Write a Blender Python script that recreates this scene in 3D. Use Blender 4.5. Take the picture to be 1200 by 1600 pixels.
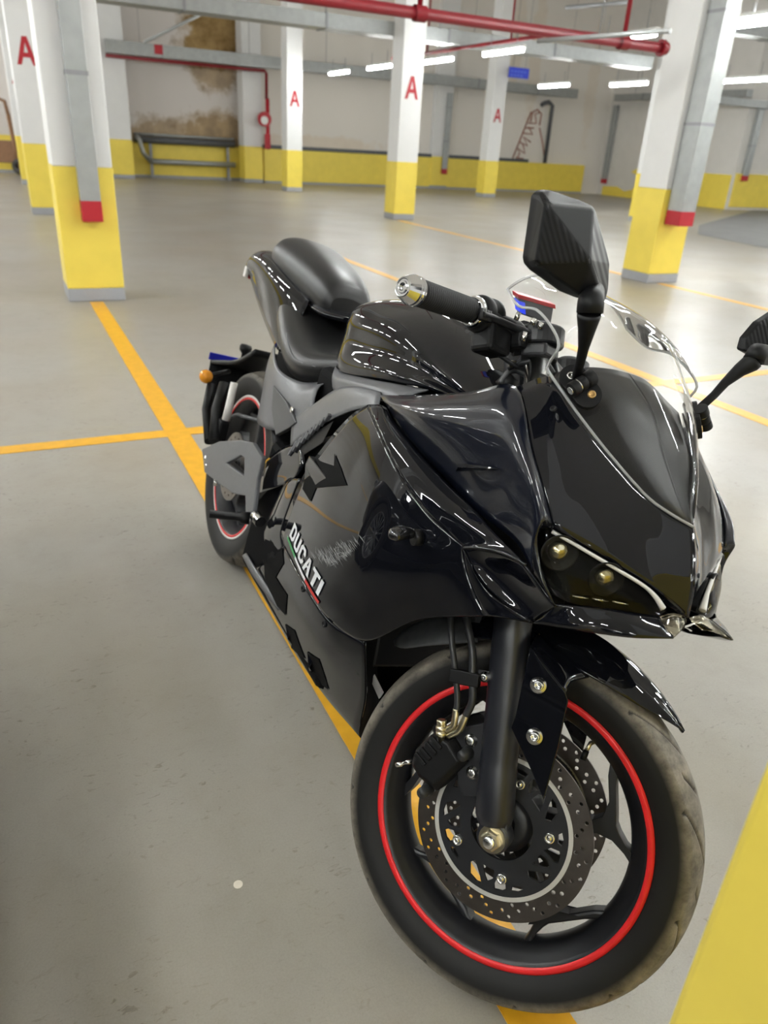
import bpy, bmesh, math, random
from mathutils import Vector, Matrix
random.seed(7)
PI = math.pi
SC = bpy.context.scene
COL = SC.collection
for _o in list(bpy.data.objects):
    bpy.data.objects.remove(_o)

# ---------------------------------------------------------------- camera
cam_d = bpy.data.cameras.new('camera')
cam = bpy.data.objects.new('camera', cam_d)
COL.objects.link(cam)
cam_d.sensor_fit = 'VERTICAL'
cam_d.sensor_height = 36.0
cam_d.sensor_width = 27.0
cam_d.lens = 26.145
cam_d.clip_start = 0.05
cam_d.clip_end = 120
CR = Vector((0.9014622292160048, -0.4295011758477498, 0.05380138699245106))
CU = Vector((0.14718255262782898, 0.42103056492013147, 0.8950254519313913))
CF = Vector((0.40706651237711455, 0.7989130136306676, -0.4427582310389015))
cam.matrix_world = Matrix(((CR.x, CU.x, -CF.x, 0), (CR.y, CU.y, -CF.y, 0), (CR.z, CU.z, -CF.z, 1.28), (0, 0, 0, 1)))
cam_d.dof.use_dof = True
cam_d.dof.focus_distance = 1.22
cam_d.dof.aperture_fstop = 5.2
SC.camera = cam

# ---------------------------------------------------------------- world, exposure
world = bpy.data.worlds.new('garage_air')
SC.world = world
world.use_nodes = True
world.node_tree.nodes['Background'].inputs[0].default_value = (0.75, 0.78, 0.8, 1)
world.node_tree.nodes['Background'].inputs[1].default_value = 0.05
LAMP_STRENGTH = 36.0
SC.view_settings.view_transform = 'Standard'
SC.view_settings.look = 'None'
SC.view_settings.exposure = 2.25
SC.view_settings.gamma = 1.0
SC.view_settings.use_curve_mapping = False
SC.cycles.use_denoising = True
SC.cycles.max_bounces = 7
SC.cycles.diffuse_bounces = 4
SC.cycles.glossy_bounces = 4
SC.cycles.transparent_max_bounces = 10
SC.cycles.sample_clamp_indirect = 6.0
SC.cycles.caustics_reflective = False
SC.cycles.caustics_refractive = False

# ---------------------------------------------------------------- helpers
def lin(c):
    return tuple(((v / 255.0) / 12.92) if v / 255.0 <= 0.04045 else (((v / 255.0) + 0.055) / 1.055) ** 2.4 for v in c)

def mat(name, col, rough=0.5, metal=0.0, spec=0.5, coat=0.0, coat_rough=0.03, noise=0.0, nscale=20.0, bump=0.0, bscale=60.0, rnoise=0.0):
    m = bpy.data.materials.new(name)
    m.use_nodes = True
    nt = m.node_tree
    b = nt.nodes['Principled BSDF']
    c = tuple(col[:3]) + (1.0,)
    b.inputs['Base Color'].default_value = c
    b.inputs['Roughness'].default_value = rough
    b.inputs['Metallic'].default_value = metal
    b.inputs['Specular IOR Level'].default_value = spec
    b.inputs['Coat Weight'].default_value = coat
    b.inputs['Coat Roughness'].default_value = coat_rough
    tc = nt.nodes.new('ShaderNodeTexCoord')
    if noise > 0 or rnoise > 0:
        n = nt.nodes.new('ShaderNodeTexNoise')
        n.inputs['Scale'].default_value = nscale
        n.inputs['Detail'].default_value = 6
        nt.links.new(tc.outputs['Object'], n.inputs['Vector'])
        if noise > 0:
            r = nt.nodes.new('ShaderNodeMapRange')
            r.inputs['From Min'].default_value = 0.3
            r.inputs['From Max'].default_value = 0.7
            r.inputs['To Min'].default_value = 1.0 - noise
            r.inputs['To Max'].default_value = 1.0 + noise
            nt.links.new(n.outputs['Fac'], r.inputs['Value'])
            v = nt.nodes.new('ShaderNodeVectorMath'); v.operation = 'SCALE'
            v.inputs[0].default_value = c[:3]
            nt.links.new(r.outputs['Result'], v.inputs['Scale'])
            nt.links.new(v.outputs['Vector'], b.inputs['Base Color'])
        if rnoise > 0:
            r = nt.nodes.new('ShaderNodeMapRange')
            r.inputs['From Min'].default_value = 0.3
            r.inputs['From Max'].default_value = 0.7
            r.inputs['To Min'].default_value = max(0.02, rough - rnoise)
            r.inputs['To Max'].default_value = rough + rnoise
            nt.links.new(n.outputs['Fac'], r.inputs['Value'])
            nt.links.new(r.outputs['Result'], b.inputs['Roughness'])
    if bump > 0:
        n2 = nt.nodes.new('ShaderNodeTexNoise')
        n2.inputs['Scale'].default_value = bscale
        n2.inputs['Detail'].default_value = 4
        nt.links.new(tc.outputs['Object'], n2.inputs['Vector'])
        bp = nt.nodes.new('ShaderNodeBump')
        bp.inputs['Strength'].default_value = bump
        bp.inputs['Distance'].default_value = 0.002
        nt.links.new(n2.outputs['Fac'], bp.inputs['Height'])
        nt.links.new(bp.outputs['Normal'], b.inputs['Normal'])
    return m

def emis(name, col, s):
    m = mat(name, col, 0.4)
    b = m.node_tree.nodes['Principled BSDF']
    b.inputs['Emission Color'].default_value = tuple(col) + (1,)
    b.inputs['Emission Strength'].default_value = s
    return m

class MB:
    """collects shapes for one mesh"""
    def __init__(s):
        s.v = []; s.f = []; s.smooth = []
    def add(s, vs, fs, sm=False):
        o = len(s.v)
        s.v += [tuple(p) for p in vs]
        s.f += [tuple(i + o for i in f) for f in fs]
        s.smooth += [sm] * len(fs)
        return s
    def box(s, c, d, M=None):
        x, y, z = (q / 2.0 for q in d)
        vs = [Vector((sx * x, sy * y, sz * z)) for sx in (-1, 1) for sy in (-1, 1) for sz in (-1, 1)]
        if M is not None: vs = [M @ p for p in vs]
        vs = [p + Vector(c) for p in vs]
        return s.add(vs, [(0, 1, 3, 2), (4, 6, 7, 5), (0, 4, 5, 1), (2, 3, 7, 6), (0, 2, 6, 4), (1, 5, 7, 3)])
    def box2(s, a, b):
        return s.box([(p + q) / 2 for p, q in zip(a, b)], [abs(q - p) for p, q in zip(a, b)])
    def tube(s, pts, r, n=12, cap=True, closed=False, flat=1.0):
        pts = [Vector(p) for p in pts]
        k = len(pts)
        rs = r if isinstance(r, (list, tuple)) else [r] * k
        T = []
        for i in range(k):
            a = pts[i - 1] if (i > 0 or closed) else pts[i]
            b = pts[(i + 1) % k] if (i < k - 1 or closed) else pts[i]
            T.append((b - a).normalized())
        up = Vector((0, 0, 1)) if abs(T[0].z) < 0.9 else Vector((1, 0, 0))
        N = T[0].cross(up).normalized()
        vs = []
        for i in range(k):
            N = (N - T[i] * N.dot(T[i]))
            N = N.normalized() if N.length > 1e-6 else T[i].orthogonal().normalized()
            Bn = T[i].cross(N)
            for j in range(n):
                a = 2 * PI * j / n
                vs.append(pts[i] + (N * math.cos(a) + Bn * math.sin(a) * flat) * rs[i])
        fs = []
        for i in range(k if closed else k - 1):
            i2 = (i + 1) % k
            for j in range(n):
                j2 = (j + 1) % n
                fs.append((i * n + j, i * n + j2, i2 * n + j2, i2 * n + j))
        s.add(vs, fs, True)
        if cap and not closed:
            o = len(s.v) - len(vs)
            s.f.append(tuple(o + j for j in range(n))[::-1]); s.smooth.append(False)
            s.f.append(tuple(o + (k - 1) * n + j for j in range(n))); s.smooth.append(False)
        return s
    def lathe(s, prof, c=(0, 0, 0), ax=(0, 0, 1), n=32, sm=True):
        """profile of (radius, height) turned about the axis ax through c"""
        ax = Vector(ax).normalized()
        e1 = ax.orthogonal().normalized(); e2 = ax.cross(e1)
        vs = []
        for (r, h) in prof:
            for j in range(n):
                a = 2 * PI * j / n
                vs.append(Vector(c) + ax * h + (e1 * math.cos(a) + e2 * math.sin(a)) * r)
        fs = []
        for i in range(len(prof) - 1):
            for j in range(n):
                j2 = (j + 1) % n
                fs.append((i * n + j, i * n + j2, (i + 1) * n + j2, (i + 1) * n + j))
        return s.add(vs, fs, sm)
    def disc(s, c, ax, r, h, n=24):
        return s.lathe([(0.0001, -h / 2), (r, -h / 2), (r, h / 2), (0.0001, h / 2)], c, ax, n, False)
    def hexbolt(s, c, ax, r, h):
        s.lathe([(0.0001, 0), (r * 1.35, 0), (r * 1.35, h * .3), (r * .95, h * .3)], c, ax, 16, False)
        return s.lathe([(r, h * .3), (r, h * .9), (r * .85, h), (r * .5, h), (r * .42, h * .6), (0.0001, h * .6)], c, ax, 6, False)
    def prism(s, poly, axis, a, b):
        """polygon (2d) extruded along axis 'x','y','z' from a to b"""
        def P(p, t):
            return {'x': (t, p[0], p[1]), 'y': (p[0], t, p[1]), 'z': (p[0], p[1], t)}[axis]
        n = len(poly)
        vs = [P(p, a) for p in poly] + [P(p, b) for p in poly]
        fs = [tuple(range(n))[::-1], tuple(range(n, 2 * n))] + [(i, (i + 1) % n, n + (i + 1) % n, n + i) for i in range(n)]
        return s.add(vs, fs)
    def build(s, name, m, parent=None, bevel=0.0, seg=2, autosmooth=None, solid=0.0, off=-1.0, sub=0):
        me = bpy.data.meshes.new(name)
        me.from_pydata(s.v, [], s.f)
        me.polygons.foreach_set('use_smooth', s.smooth)
        bm = bmesh.new(); bm.from_mesh(me)
        bmesh.ops.remove_doubles(bm, verts=bm.verts, dist=1e-6)
        bmesh.ops.recalc_face_normals(bm, faces=bm.faces)
        bm.to_mesh(me); bm.free()
        ms = m if isinstance(m, (list, tuple)) else [m]
        for q in ms: me.materials.append(q)
        o = bpy.data.objects.new(name, me)
        COL.objects.link(o)
        if parent is not None: o.parent = parent
        if solid:
            md = o.modifiers.new('solid', 'SOLIDIFY'); md.thickness = solid; md.offset = off
        if bevel:
            md = o.modifiers.new('bevel', 'BEVEL'); md.width = bevel; md.segments = seg; md.limit_method = 'ANGLE'; md.angle_limit = math.radians(35)
            md.harden_normals = False
        if sub:
            md = o.modifiers.new('sub', 'SUBSURF'); md.levels = sub; md.render_levels = sub
        return o

def catmull(P, t):
    n = len(P) - 1
    i = min(int(t), n - 1); u = t - i
    p1, p2 = P[i], P[i + 1]
    p0 = P[i - 1] if i > 0 else p1 * 2 - p2
    p3 = P[i + 2] if i + 2 <= n else p2 * 2 - p1
    return 0.5 * ((2 * p1) + (p2 - p0) * u + (2 * p0 - 5 * p1 + 4 * p2 - p3) * u * u + (3 * p1 - p0 - 3 * p2 + p3) * u ** 3)

def curve(P, k):
    P = [Vector(p) for p in P]
    out = []
    for i in range((len(P) - 1) * k + 1):
        out.append(catmull(P, i / k))
    return out

def grid(rows, ku=5, kv=5):
    """control net -> smooth dense net"""
    R = [curve(r, kv) for r in rows]
    m = min(len(r) for r in R)
    cols = [curve([r[j] for r in R], ku) for j in range(m)]
    return [[cols[j][i] for j in range(m)] for i in range(len(cols[0]))]

def net(mb, G, sm=True, flip=False):
    a, b = len(G), len(G[0])
    vs = [p for r in G for p in r]
    fs = []
    for i in range(a - 1):
        for j in range(b - 1):
            q = (i * b + j, i * b + j + 1, (i + 1) * b + j + 1, (i + 1) * b + j)
            fs.append(q[::-1] if flip else q)
    mb.add(vs, fs, sm)
    return mb

def mirror(G):
    return [[Vector((p[0], -p[1], p[2])) for p in r] for r in G]

def empty(name, loc, label=None, cat=None, group=None):
    o = bpy.data.objects.new(name, None); COL.objects.link(o); o.location = loc
    o.empty_display_size = 0.1
    if label: tag(o, label, cat, group)
    return o

def tag(o, label, cat=None, group=None):
    o['label'] = label
    if cat: o['category'] = cat
    if group: o['group'] = group
    return o

def struct(o):
    o['kind'] = 'structure'
    return o

# ================================================================ materials of the garage
M = {}
M['paint_white'] = mat('white_wall_paint', lin((214, 211, 206)), 0.6, noise=0.03, nscale=3, bump=0.15, bscale=30)
M['column_white'] = mat('white_column_paint', lin((222, 222, 222)), 0.55, noise=0.02, nscale=4, bump=0.12, bscale=40)
M['red_pipe'] = mat('shaded_red_pipe_paint', lin((128, 16, 30)), 0.45, noise=0.06, nscale=8)  # shade put into the colour: overhead pipes darker than the other red paint
M['yellow'] = mat('yellow_paint', lin((236, 212, 88)), 0.42, noise=0.04, nscale=5, bump=0.12, bscale=60)
M['plinth'] = mat('grey_plinth_paint', lin((158, 160, 165)), 0.5, noise=0.05, nscale=6)
M['red_paint'] = mat('red_paint', lin((172, 22, 38)), 0.45, noise=0.06, nscale=8)
M['galv'] = mat('galvanised_steel', lin((162, 165, 165)), 0.45, metal=0.5, noise=0.08, nscale=9)
M['galv_dark'] = mat('dull_steel', lin((140, 142, 144)), 0.5, metal=0.6, noise=0.08, nscale=9)
M['dark_pipe'] = mat('dark_plastic_pipe', lin((84, 86, 90)), 0.5, noise=0.05)
M['lamp_housing'] = mat('white_enamel', lin((225, 226, 224)), 0.4)
M['lamp_tube'] = emis('fluorescent_tube', (0.97, 1.0, 0.985), LAMP_STRENGTH)
M['line_yellow'] = mat('yellow_floor_marking', lin((218, 162, 38)), 0.38, noise=0.08, nscale=22, bump=0.1, bscale=120)
M['asphalt'] = mat('dark_ramp_screed', lin((120, 120, 120)), 0.6, noise=0.1, nscale=2)
M['blue_sign'] = mat('blue_sign_plastic', lin((38, 62, 205)), 0.4, noise=0.02)
M['sign_print'] = mat('pale_blue_print', lin((96, 124, 230)), 0.5)
M['scribble'] = mat('brown_red_scribble', lin((160, 104, 86)), 0.7, noise=0.15, nscale=12)
M['brown_frame'] = mat('brown_painted_metal', lin((128, 92, 62)), 0.55, noise=0.1)
M['rubber'] = mat('dull_rubber', lin((58, 56, 54)), 0.7, noise=0.1)
M['paper'] = mat('cream_paper_disc', lin((226, 218, 206)), 0.7, noise=0.04, nscale=80)

def floor_material():
    m = bpy.data.materials.new('polished_concrete_floor'); m.use_nodes = True
    nt = m.node_tree; b = nt.nodes['Principled BSDF']; L = nt.links
    geo = nt.nodes.new('ShaderNodeNewGeometry')
    def noise(sc, det=6, rough=.6, dist=0.0, stretch=None):
        n = nt.nodes.new('ShaderNodeTexNoise'); n.inputs['Scale'].default_value = sc; n.inputs['Detail'].default_value = det
        n.inputs['Roughness'].default_value = rough; n.inputs['Distortion'].default_value = dist
        if stretch:
            mp = nt.nodes.new('ShaderNodeMapping'); mp.inputs['Scale'].default_value = stretch; mp.inputs['Rotation'].default_value = (0, 0, .5)
            L.new(geo.outputs['Position'], mp.inputs['Vector']); L.new(mp.outputs['Vector'], n.inputs['Vector'])
        else: L.new(geo.outputs['Position'], n.inputs['Vector'])
        return n
    def ramp(src, stops):
        r = nt.nodes.new('ShaderNodeValToRGB')
        while len(r.color_ramp.elements) < len(stops): r.color_ramp.elements.new(0.5)
        for e, (p, c) in zip(r.color_ramp.elements, stops): e.position = p; e.color = tuple(c) + (1,)
        L.new(src.outputs[0], r.inputs['Fac']); return r
    def mix(a, bb, kind, fac):
        x = nt.nodes.new('ShaderNodeMix'); x.data_type = 'RGBA'; x.blend_type = kind
        if isinstance(fac, float): x.inputs[0].default_value = fac
        else: L.new(fac, x.inputs[0])
        L.new(a, x.inputs[6])
        if isinstance(bb, tuple): x.inputs[7].default_value = bb + (1,)
        else: L.new(bb, x.inputs[7])
        return x.outputs[2]
    big = ramp(noise(0.7, 3, .5), [(0.3, lin((149, 143, 135))), (0.5, lin((152, 149, 142))), (0.7, lin((156, 152, 146)))])
    mid = ramp(noise(7, 8, .7, .2), [(0.3, (.93, .915, .89)), (0.5, (1, .995, .985)), (0.7, (1.04, 1.04, 1.035))])
    c = mix(big.outputs[0], mid.outputs[0], 'MULTIPLY', 1.0)
    grain = ramp(noise(240, 3, .7), [(0.3, (.9, .9, .9)), (0.6, (1.03, 1.03, 1.03))])
    c = mix(c, grain.outputs[0], 'MULTIPLY', 0.8)
    # short dark scuffs and specks, scattered where people and tyres turn
    sp = ramp(noise(34, 5, .62, 1.2, (1, 2.2, 1)), [(0.6, (0, 0, 0)), (0.68, (1, 1, 1))])
    spm = ramp(noise(2.3, 4, .6), [(0.42, (.1, .1, .1)), (0.6, (1, 1, 1))])
    mk = nt.nodes.new('ShaderNodeMath'); mk.operation = 'MULTIPLY'
    L.new(sp.outputs[0], mk.inputs[0]); L.new(spm.outputs[0], mk.inputs[1])
    mk2 = nt.nodes.new('ShaderNodeMath'); mk2.operation = 'MULTIPLY'; mk2.inputs[1].default_value = 0.62
    L.new(mk.outputs[0], mk2.inputs[0])
    c = mix(c, lin((86, 80, 72)), 'MIX', mk2.outputs[0])
    st = ramp(noise(0.9, 3, .5), [(0.42, (0, 0, 0)), (0.72, (.34, .34, .34))])
    stv = nt.nodes.new('ShaderNodeRGBToBW'); L.new(st.outputs[0], stv.inputs[0])
    c = mix(c, lin((140, 124, 98)), 'MIX', stv.outputs[0])
    L.new(c, b.inputs['Base Color'])
    rr = ramp(noise(1.1, 2, .4), [(0.2, (.30, .30, .30)), (0.8, (.40, .40, .40))])
    rv = nt.nodes.new('ShaderNodeRGBToBW'); L.new(rr.outputs[0], rv.inputs[0]); L.new(rv.outputs[0], b.inputs['Roughness'])
    b.inputs['Specular IOR Level'].default_value = 0.4
    bp = nt.nodes.new('ShaderNodeBump'); bp.inputs['Strength'].default_value = 0.18; bp.inputs['Distance'].default_value = 0.004
    L.new(noise(38, 5, .6).outputs['Fac'], bp.inputs['Height']); L.new(bp.outputs['Normal'], b.inputs['Normal'])
    return m
M['floor'] = floor_material()

def stained_wall(name, spots, base, stain=((120, 92, 44), (170, 140, 90))):
    """white wall with brown damp stains; spots = (x, z, rx, rz, strength) in world X/Z (or Y/Z)"""
    m = bpy.data.materials.new(name); m.use_nodes = True
    nt = m.node_tree; b = nt.nodes['Principled BSDF']; L = nt.links
    geo = nt.nodes.new('ShaderNodeNewGeometry')
    sep = nt.nodes.new('ShaderNodeSeparateXYZ'); L.new(geo.outputs['Position'], sep.inputs[0])
    nz = nt.nodes.new('ShaderNodeTexNoise'); nz.inputs['Scale'].default_value = 2.2; nz.inputs['Detail'].default_value = 8; nz.inputs['Roughness'].default_value = .62
    L.new(geo.outputs['Position'], nz.inputs['Vector'])
    def M2(op, a, c):
        x = nt.nodes.new('ShaderNodeMath'); x.operation = op
        for i, q in enumerate((a, c)):
            if isinstance(q, (int, float)): x.inputs[i].default_value = q
            else: L.new(q, x.inputs[i])
        return x.outputs[0]
    tot = None
    for (x, z, rx, rz, s) in spots:
        dx = M2('DIVIDE', M2('SUBTRACT', sep.outputs['X'], x), rx)
        dz = M2('DIVIDE', M2('SUBTRACT', sep.outputs['Z'], z), rz)
        d = M2('SQRT', M2('ADD', M2('POWER', M2('ABSOLUTE', dx, 0), 2.0), M2('POWER', M2('ABSOLUTE', dz, 0), 2.0)), 0)
        d = M2('ADD', d, M2('MULTIPLY', M2('SUBTRACT', nz.outputs['Fac'], .5), 1.6))
        k = nt.nodes.new('ShaderNodeMapRange'); k.inputs['From Min'].default_value = 1.05; k.inputs['From Max'].default_value = .7
        k.inputs['To Min'].default_value = 0; k.inputs['To Max'].default_value = s
        L.new(d, k.inputs['Value'])
        tot = k.outputs[0] if tot is None else M2('MAXIMUM', tot, k.outputs[0])
    cr = nt.nodes.new('ShaderNodeValToRGB')
    cr.color_ramp.elements[0].color = lin(stain[0]) + (1,); cr.color_ramp.elements[0].position = .35
    cr.color_ramp.elements[1].color = lin(stain[1]) + (1,); cr.color_ramp.elements[1].position = .62
    L.new(nz.outputs['Fac'], cr.inputs['Fac'])
    x = nt.nodes.new('ShaderNodeMix'); x.data_type = 'RGBA'
    L.new(tot, x.inputs[0]); x.inputs[6].default_value = lin(base) + (1,); L.new(cr.outputs[0], x.inputs[7])
    L.new(x.outputs[2], b.inputs['Base Color']); b.inputs['Roughness'].default_value = .65
    return m

# ================================================================ room shell (world axes follow the parking grid)
WX0, WX1, WY0, WY1, WH = -16.0, 34.0, -15.0, 24.6, 7.2
struct(MB().box2((WX0, WY0, -0.2), (WX1, WY1 + 2.5, 0)).build('floor', M['floor']))
struct(MB().box2((WX0, WY0, WH), (WX1, WY1 + 2.5, WH + .2)).build('ceiling', M['paint_white']))
M['wall_damp'] = stained_wall('damp_stained_wall', [(6.3680, 3.7250, 1.15, 1.0, 1.0), (6.3146, 3.0345, .85, .75, .75),
                               (6.4543, 1.5207, .75, .5, .7), (5.5587, 1.15, 2.9, .55, .75), (6.4353, 1.2, 1.7, .75, .85)], (214, 208, 204))
M['wall_back_paint'] = stained_wall('aged_white_wall', [(9.6, 1.15, 2.3, .28, .35), (16.5, 4.6, .25, 1.9, .22), (13.0, 4.6, .2, 2.0, .16), (17.3, 4.4, .3, 2.2, .25), (19.9, 3.5, .3, 2.0, .2), (6.3, 1.1, 1.2, .25, .3)],
                                 (226, 221, 214), ((196, 168, 128), (214, 190, 150)))
struct(MB().box2((7.1806, WY1, 0), (20.9, WY1 + .25, WH)).build('wall_back', M['wall_back_paint']))
struct(MB().box2((WX0, 25.1, 0), (7.1806 + .4, 25.35, WH)).build('wall_recess', M['wall_damp']))
struct(MB().box2((20.9, 18.35, 0), (21.1, WY1 + .2, WH)).build('wall_return', M['paint_white']))
struct(MB().box2((21.1, 18.35, 0), (WX1, 18.55, WH)).build('wall_ramp', M['paint_white']))
struct(MB().box2((WX0 - .2, WY0, 0), (WX0, 25.1, WH)).build('wall_left', M['paint_white']))
struct(MB().box2((WX1, WY0, 0), (WX1 + .2, 18.4, WH)).build('wall_right', M['paint_white']))
struct(MB().box2((WX0, WY0 - .2, 0), (WX1, WY0, WH)).build('wall_front', M['paint_white']))
# yellow painted upstand along the back wall with a dark ledge on top
xr = 7.1806
struct(MB().box2((xr + .4, WY1 - .16, 0.06), (20.0, WY1 + .01, 0.97)).build('trim_yellow_upstand', M['yellow'], bevel=.01))
struct(MB().box2((xr + .4, WY1 - .19, 0.97), (17.4, WY1 + .01, 1.07)).build('trim_ledge', M['dark_pipe']))
struct(MB().box2((xr + .4, WY1 - .17, 0), (20.0, WY1 + .01, 0.06)).build('baseboard_back', M['plinth']))
struct(MB().box2((WX0, 25.06, 0.08), (xr, 25.12, 0.95)).build('trim_recess_dado', M['yellow']))
struct(MB().box2((WX0, 25.05, 0), (xr, 25.12, 0.08)).build('baseboard_recess', M['plinth']))
struct(MB().box2((21.0, 18.31, 0.08), (WX1, 18.4, 1.0)).build('trim_ramp_dado', M['yellow']))
struct(MB().box2((21.0, 18.28, 1.0), (WX1, 18.4, 1.05)).build('trim_ramp_ledge', M['yellow']))
# flaking yellow dado on the return wall, an outline with bites out of it
pl = [(24.3, .0), (18.4, .0), (18.4, 1.0), (22.6, 1.0), (22.9, .86), (22.4, .72), (22.0, .75), (21.7, .55), (22.1, .45), (22.5, .5), (22.7, .28), (23.1, .2), (23.5, .33), (24.3, .3)]
struct(MB().prism(pl, 'x', 20.885, 20.91).build('trim_flaking_dado', M['yellow']))
for x0, x1 in ((WX0, WX1),):
    struct(MB().box2((x0, WY0 + .0, .0), (x1, WY0 + .03, 1.0)).build('trim_front_dado', M['yellow']))
# dark ramp on the right
q = [(14.4475, 13.3178, -0.0000), (12.5662, 11.5646, 0.0000), (12.1230, 9.5233, 0.0000), (25.5200, 20.5218, 0.0000)]
rp = MB()
far = [(20.0, 17.6), (16.6, 15.6)]
rb = [(v[0], v[1]) for v in q]
rb2 = [rb[1], rb[2], (rb[2][0] + 4, rb[2][1] - 1.4), (rb[3][0] + 6, rb[3][1] + 0.2), rb[3], rb[0]]
rp.add([(x, y, .004) for x, y in rb2], [tuple(range(len(rb2)))])
struct(rp.build('trim_ramp_strip', M['asphalt'], solid=.003))
# ---------------------------------------------------------------- floor markings
def line(x0, x1, y0, y1, label, z=.0025):
    o = MB().box2((x0, y0, 0.0), (x1, y1, z)).build('floor_marking', M['line_yellow'])
    tag(o, label, 'floor marking', 'yellow floor markings')
line(.555, .66, -3, 6.58, 'long yellow line running under the motorcycle to the near left column')
line(-9, 9.5, 3.36, 3.45, 'yellow cross line passing behind the rear wheel', .0022)
line(3.65, 3.75, -3, 9.0, 'yellow line seen through the clear windscreen, right of the motorcycle')
line(6.76, 6.86, -3, 6.66, 'yellow line leading to the right-hand column with steel tray')
line(6.76, 6.86, 7.2, 13.5, 'faint yellow line between the right-hand and the central column')
line(-2.55, -2.45, -3, 6.6, 'yellow line far left of the motorcycle')

# ---------------------------------------------------------------- columns
def letter_A(mb, x, y, z, w, h):
    t = w * .2
    o = [(-w / 2, 0), (-w / 2 + t * 1.05, 0), (-w * .17, h * .27), (w * .17, h * .27), (w / 2 - t * 1.05, 0), (w / 2, 0), (t * .62, h), (-t * .62, h)]
    vs = [(x + p[0], y, z + p[1]) for p in o]
    ins = [(-w * .1, h * .44), (w * .1, h * .44), (0, h * .78)]
    vi = [(x + p[0], y, z + p[1]) for p in ins]
    n = len(o)
    mb.add(vs + vi, [(0, 1, 2, 8, 7), (2, 3, 9, 8), (3, 4, 5, 9), (9, 5, 6, 10), (10, 6, 7, 8)])
def column(x, y, label, letter=True, w=.43, wy=.43, top=WH, ytop=1.0):
    t = empty('concrete_column', (x, y, 0), label, 'column', 'garage columns')
    MB().box2((-w / 2, -wy / 2, ytop), (w / 2, wy / 2, top)).build('shaft', M['column_white'], t, bevel=.008)
    tag(MB().box2((-w / 2 - .003, -wy / 2 - .003, .1), (w / 2 + .003, wy / 2 + .003, ytop)).build('painted_band', M['yellow'], t, bevel=.008), 'yellow painted lower band')
    tag(MB().box2((-w / 2 - .004, -wy / 2 - .004, 0), (w / 2 + .004, wy / 2 + .004, .1)).build('plinth', M['plinth'], t, bevel=.006), 'grey painted base')
    if letter:
        a = MB(); letter_A(a, 0.0, -wy / 2 - .004, 2.03, .27, .36)
        tag(a.build('letter', M['red_paint'], t), 'red painted letter A')
    return t
column(.625, 6.84, 'near left column with a steel tray down its face, red tip', letter=False)
column(.69, 13.85, 'second column on the left edge, large red letter A in view')
column(.80, 20.7, 'slim column at far left, half hidden behind the lettered one')
column(7.33, 21.1, 'far column between damp-stained recess and central column, small red A')
column(6.99, 13.84, 'central column with red letter A behind the tank and grip')
column(13.56, 21.05, 'far column next to the blue sign, small red letter A')
column(6.88, 6.92, 'right column behind the mirror with a steel tray on its side', letter=False, w=.46)
column(13.3, 13.95, 'far right column half hidden behind the one with the tray', letter=False)
column(.633, .005, 'very near column filling the lower right corner, yellow part only')
column(-5.6, 6.84, 'column left of the picture', letter=False)
column(13.1, 6.92, 'column right of the picture', letter=False)
column(6.88, .0, 'column behind the photographer on the right', letter=False)
# pilasters against the back wall
def pilaster(px0, px1, label, y0, ytop=1.0):
    x0, x1 = px0, px1
    c = column((x0 + x1) / 2, y0 + .3, label, letter=False, w=x1 - x0, wy=.6, ytop=ytop)
pilaster(2.9125, 3.6648, 'wide wall pier behind the near left column', 24.2)
pilaster(6.9316, 7.4994, 'wall pier beside the red hose point', 24.3)
pilaster(13.4292, 14.0853, 'slim wall pier right of the central column', 24.4)

# ---------------------------------------------------------------- cable trays, drops, pipes
def tray(a, b, label, w=.16, h=.1, cat='cable tray'):
    t = empty('cable_tray', a, label, cat, 'steel cable trays')
    a, b = Vector(a), Vector(b); d = b - a
    ax = 'x' if abs(d.x) > max(abs(d.y), abs(d.z)) else ('y' if abs(d.y) > abs(d.z) else 'z')
    L = abs(getattr(d, ax)); s = 1 if getattr(d, ax) > 0 else -1
    m = MB()
    if ax == 'x':
        m.box2((0, -w / 2, 0), (s * L, w / 2, h))
    elif ax == 'y':
        m.box2((-w / 2, 0, 0), (w / 2, s * L, h))
    m.build('channel', M['galv'], t, bevel=.004)
    for i in range(int(L / 2.4)):
        p = (i + .6) * 2.4 * s
        MB().box((p, 0, h / 2) if ax == 'x' else (0, p, h / 2), (.04, w + .02, h + .02) if ax == 'x' else (w + .02, .04, h + .02)).build('joint', M['galv_dark'], t)
    for i in range(int(L / 3) + 1):
        p = (i + .3) * 3.0 * s
        MB().tube([((p if ax == 'x' else 0), (p if ax == 'y' else 0), h), ((p if ax == 'x' else 0), (p if ax == 'y' else 0), WH - a.z - .005)], .006, 6).build('hanger_rod', M['galv_dark'], t)
    return t
def drop(x, y, z0, z1, w, d, label):
    t = empty('cable_drop', (x, y, z0), label, 'cable tray', 'cable drops with red ends')
    MB().box2((-w / 2, -d, .13), (w / 2, 0, z1 - z0)).build('channel', M['galv'], t, bevel=.004)
    tag(MB().box2((-w / 2 - .002, -d - .002, 0), (w / 2 + .002, 0, .15)).build('tip', M['red_paint'], t, bevel=.004), 'red painted end')
    for z in (1.0, 2.0, 3.0):
        if z < z1 - z0 - .2: MB().box((0, -d / 2, z), (w + .01, d + .01, .03)).build('clip', M['galv_dark'], t)
    return t
_a = (0.5727, 6.5000, 0.5959); _b = (0.7187, 6.5000, 0.6066)
tag(drop((_a[0] + _b[0]) / 2, 6.618, .62, 5.0, _b[0] - _a[0], .11, 'x'), 'steel cable tray down the near left column, red painted end')
_a = (6.7132, 6.4500, 0.6443); _b = (6.9142, 6.4500, 0.6460)
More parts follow.
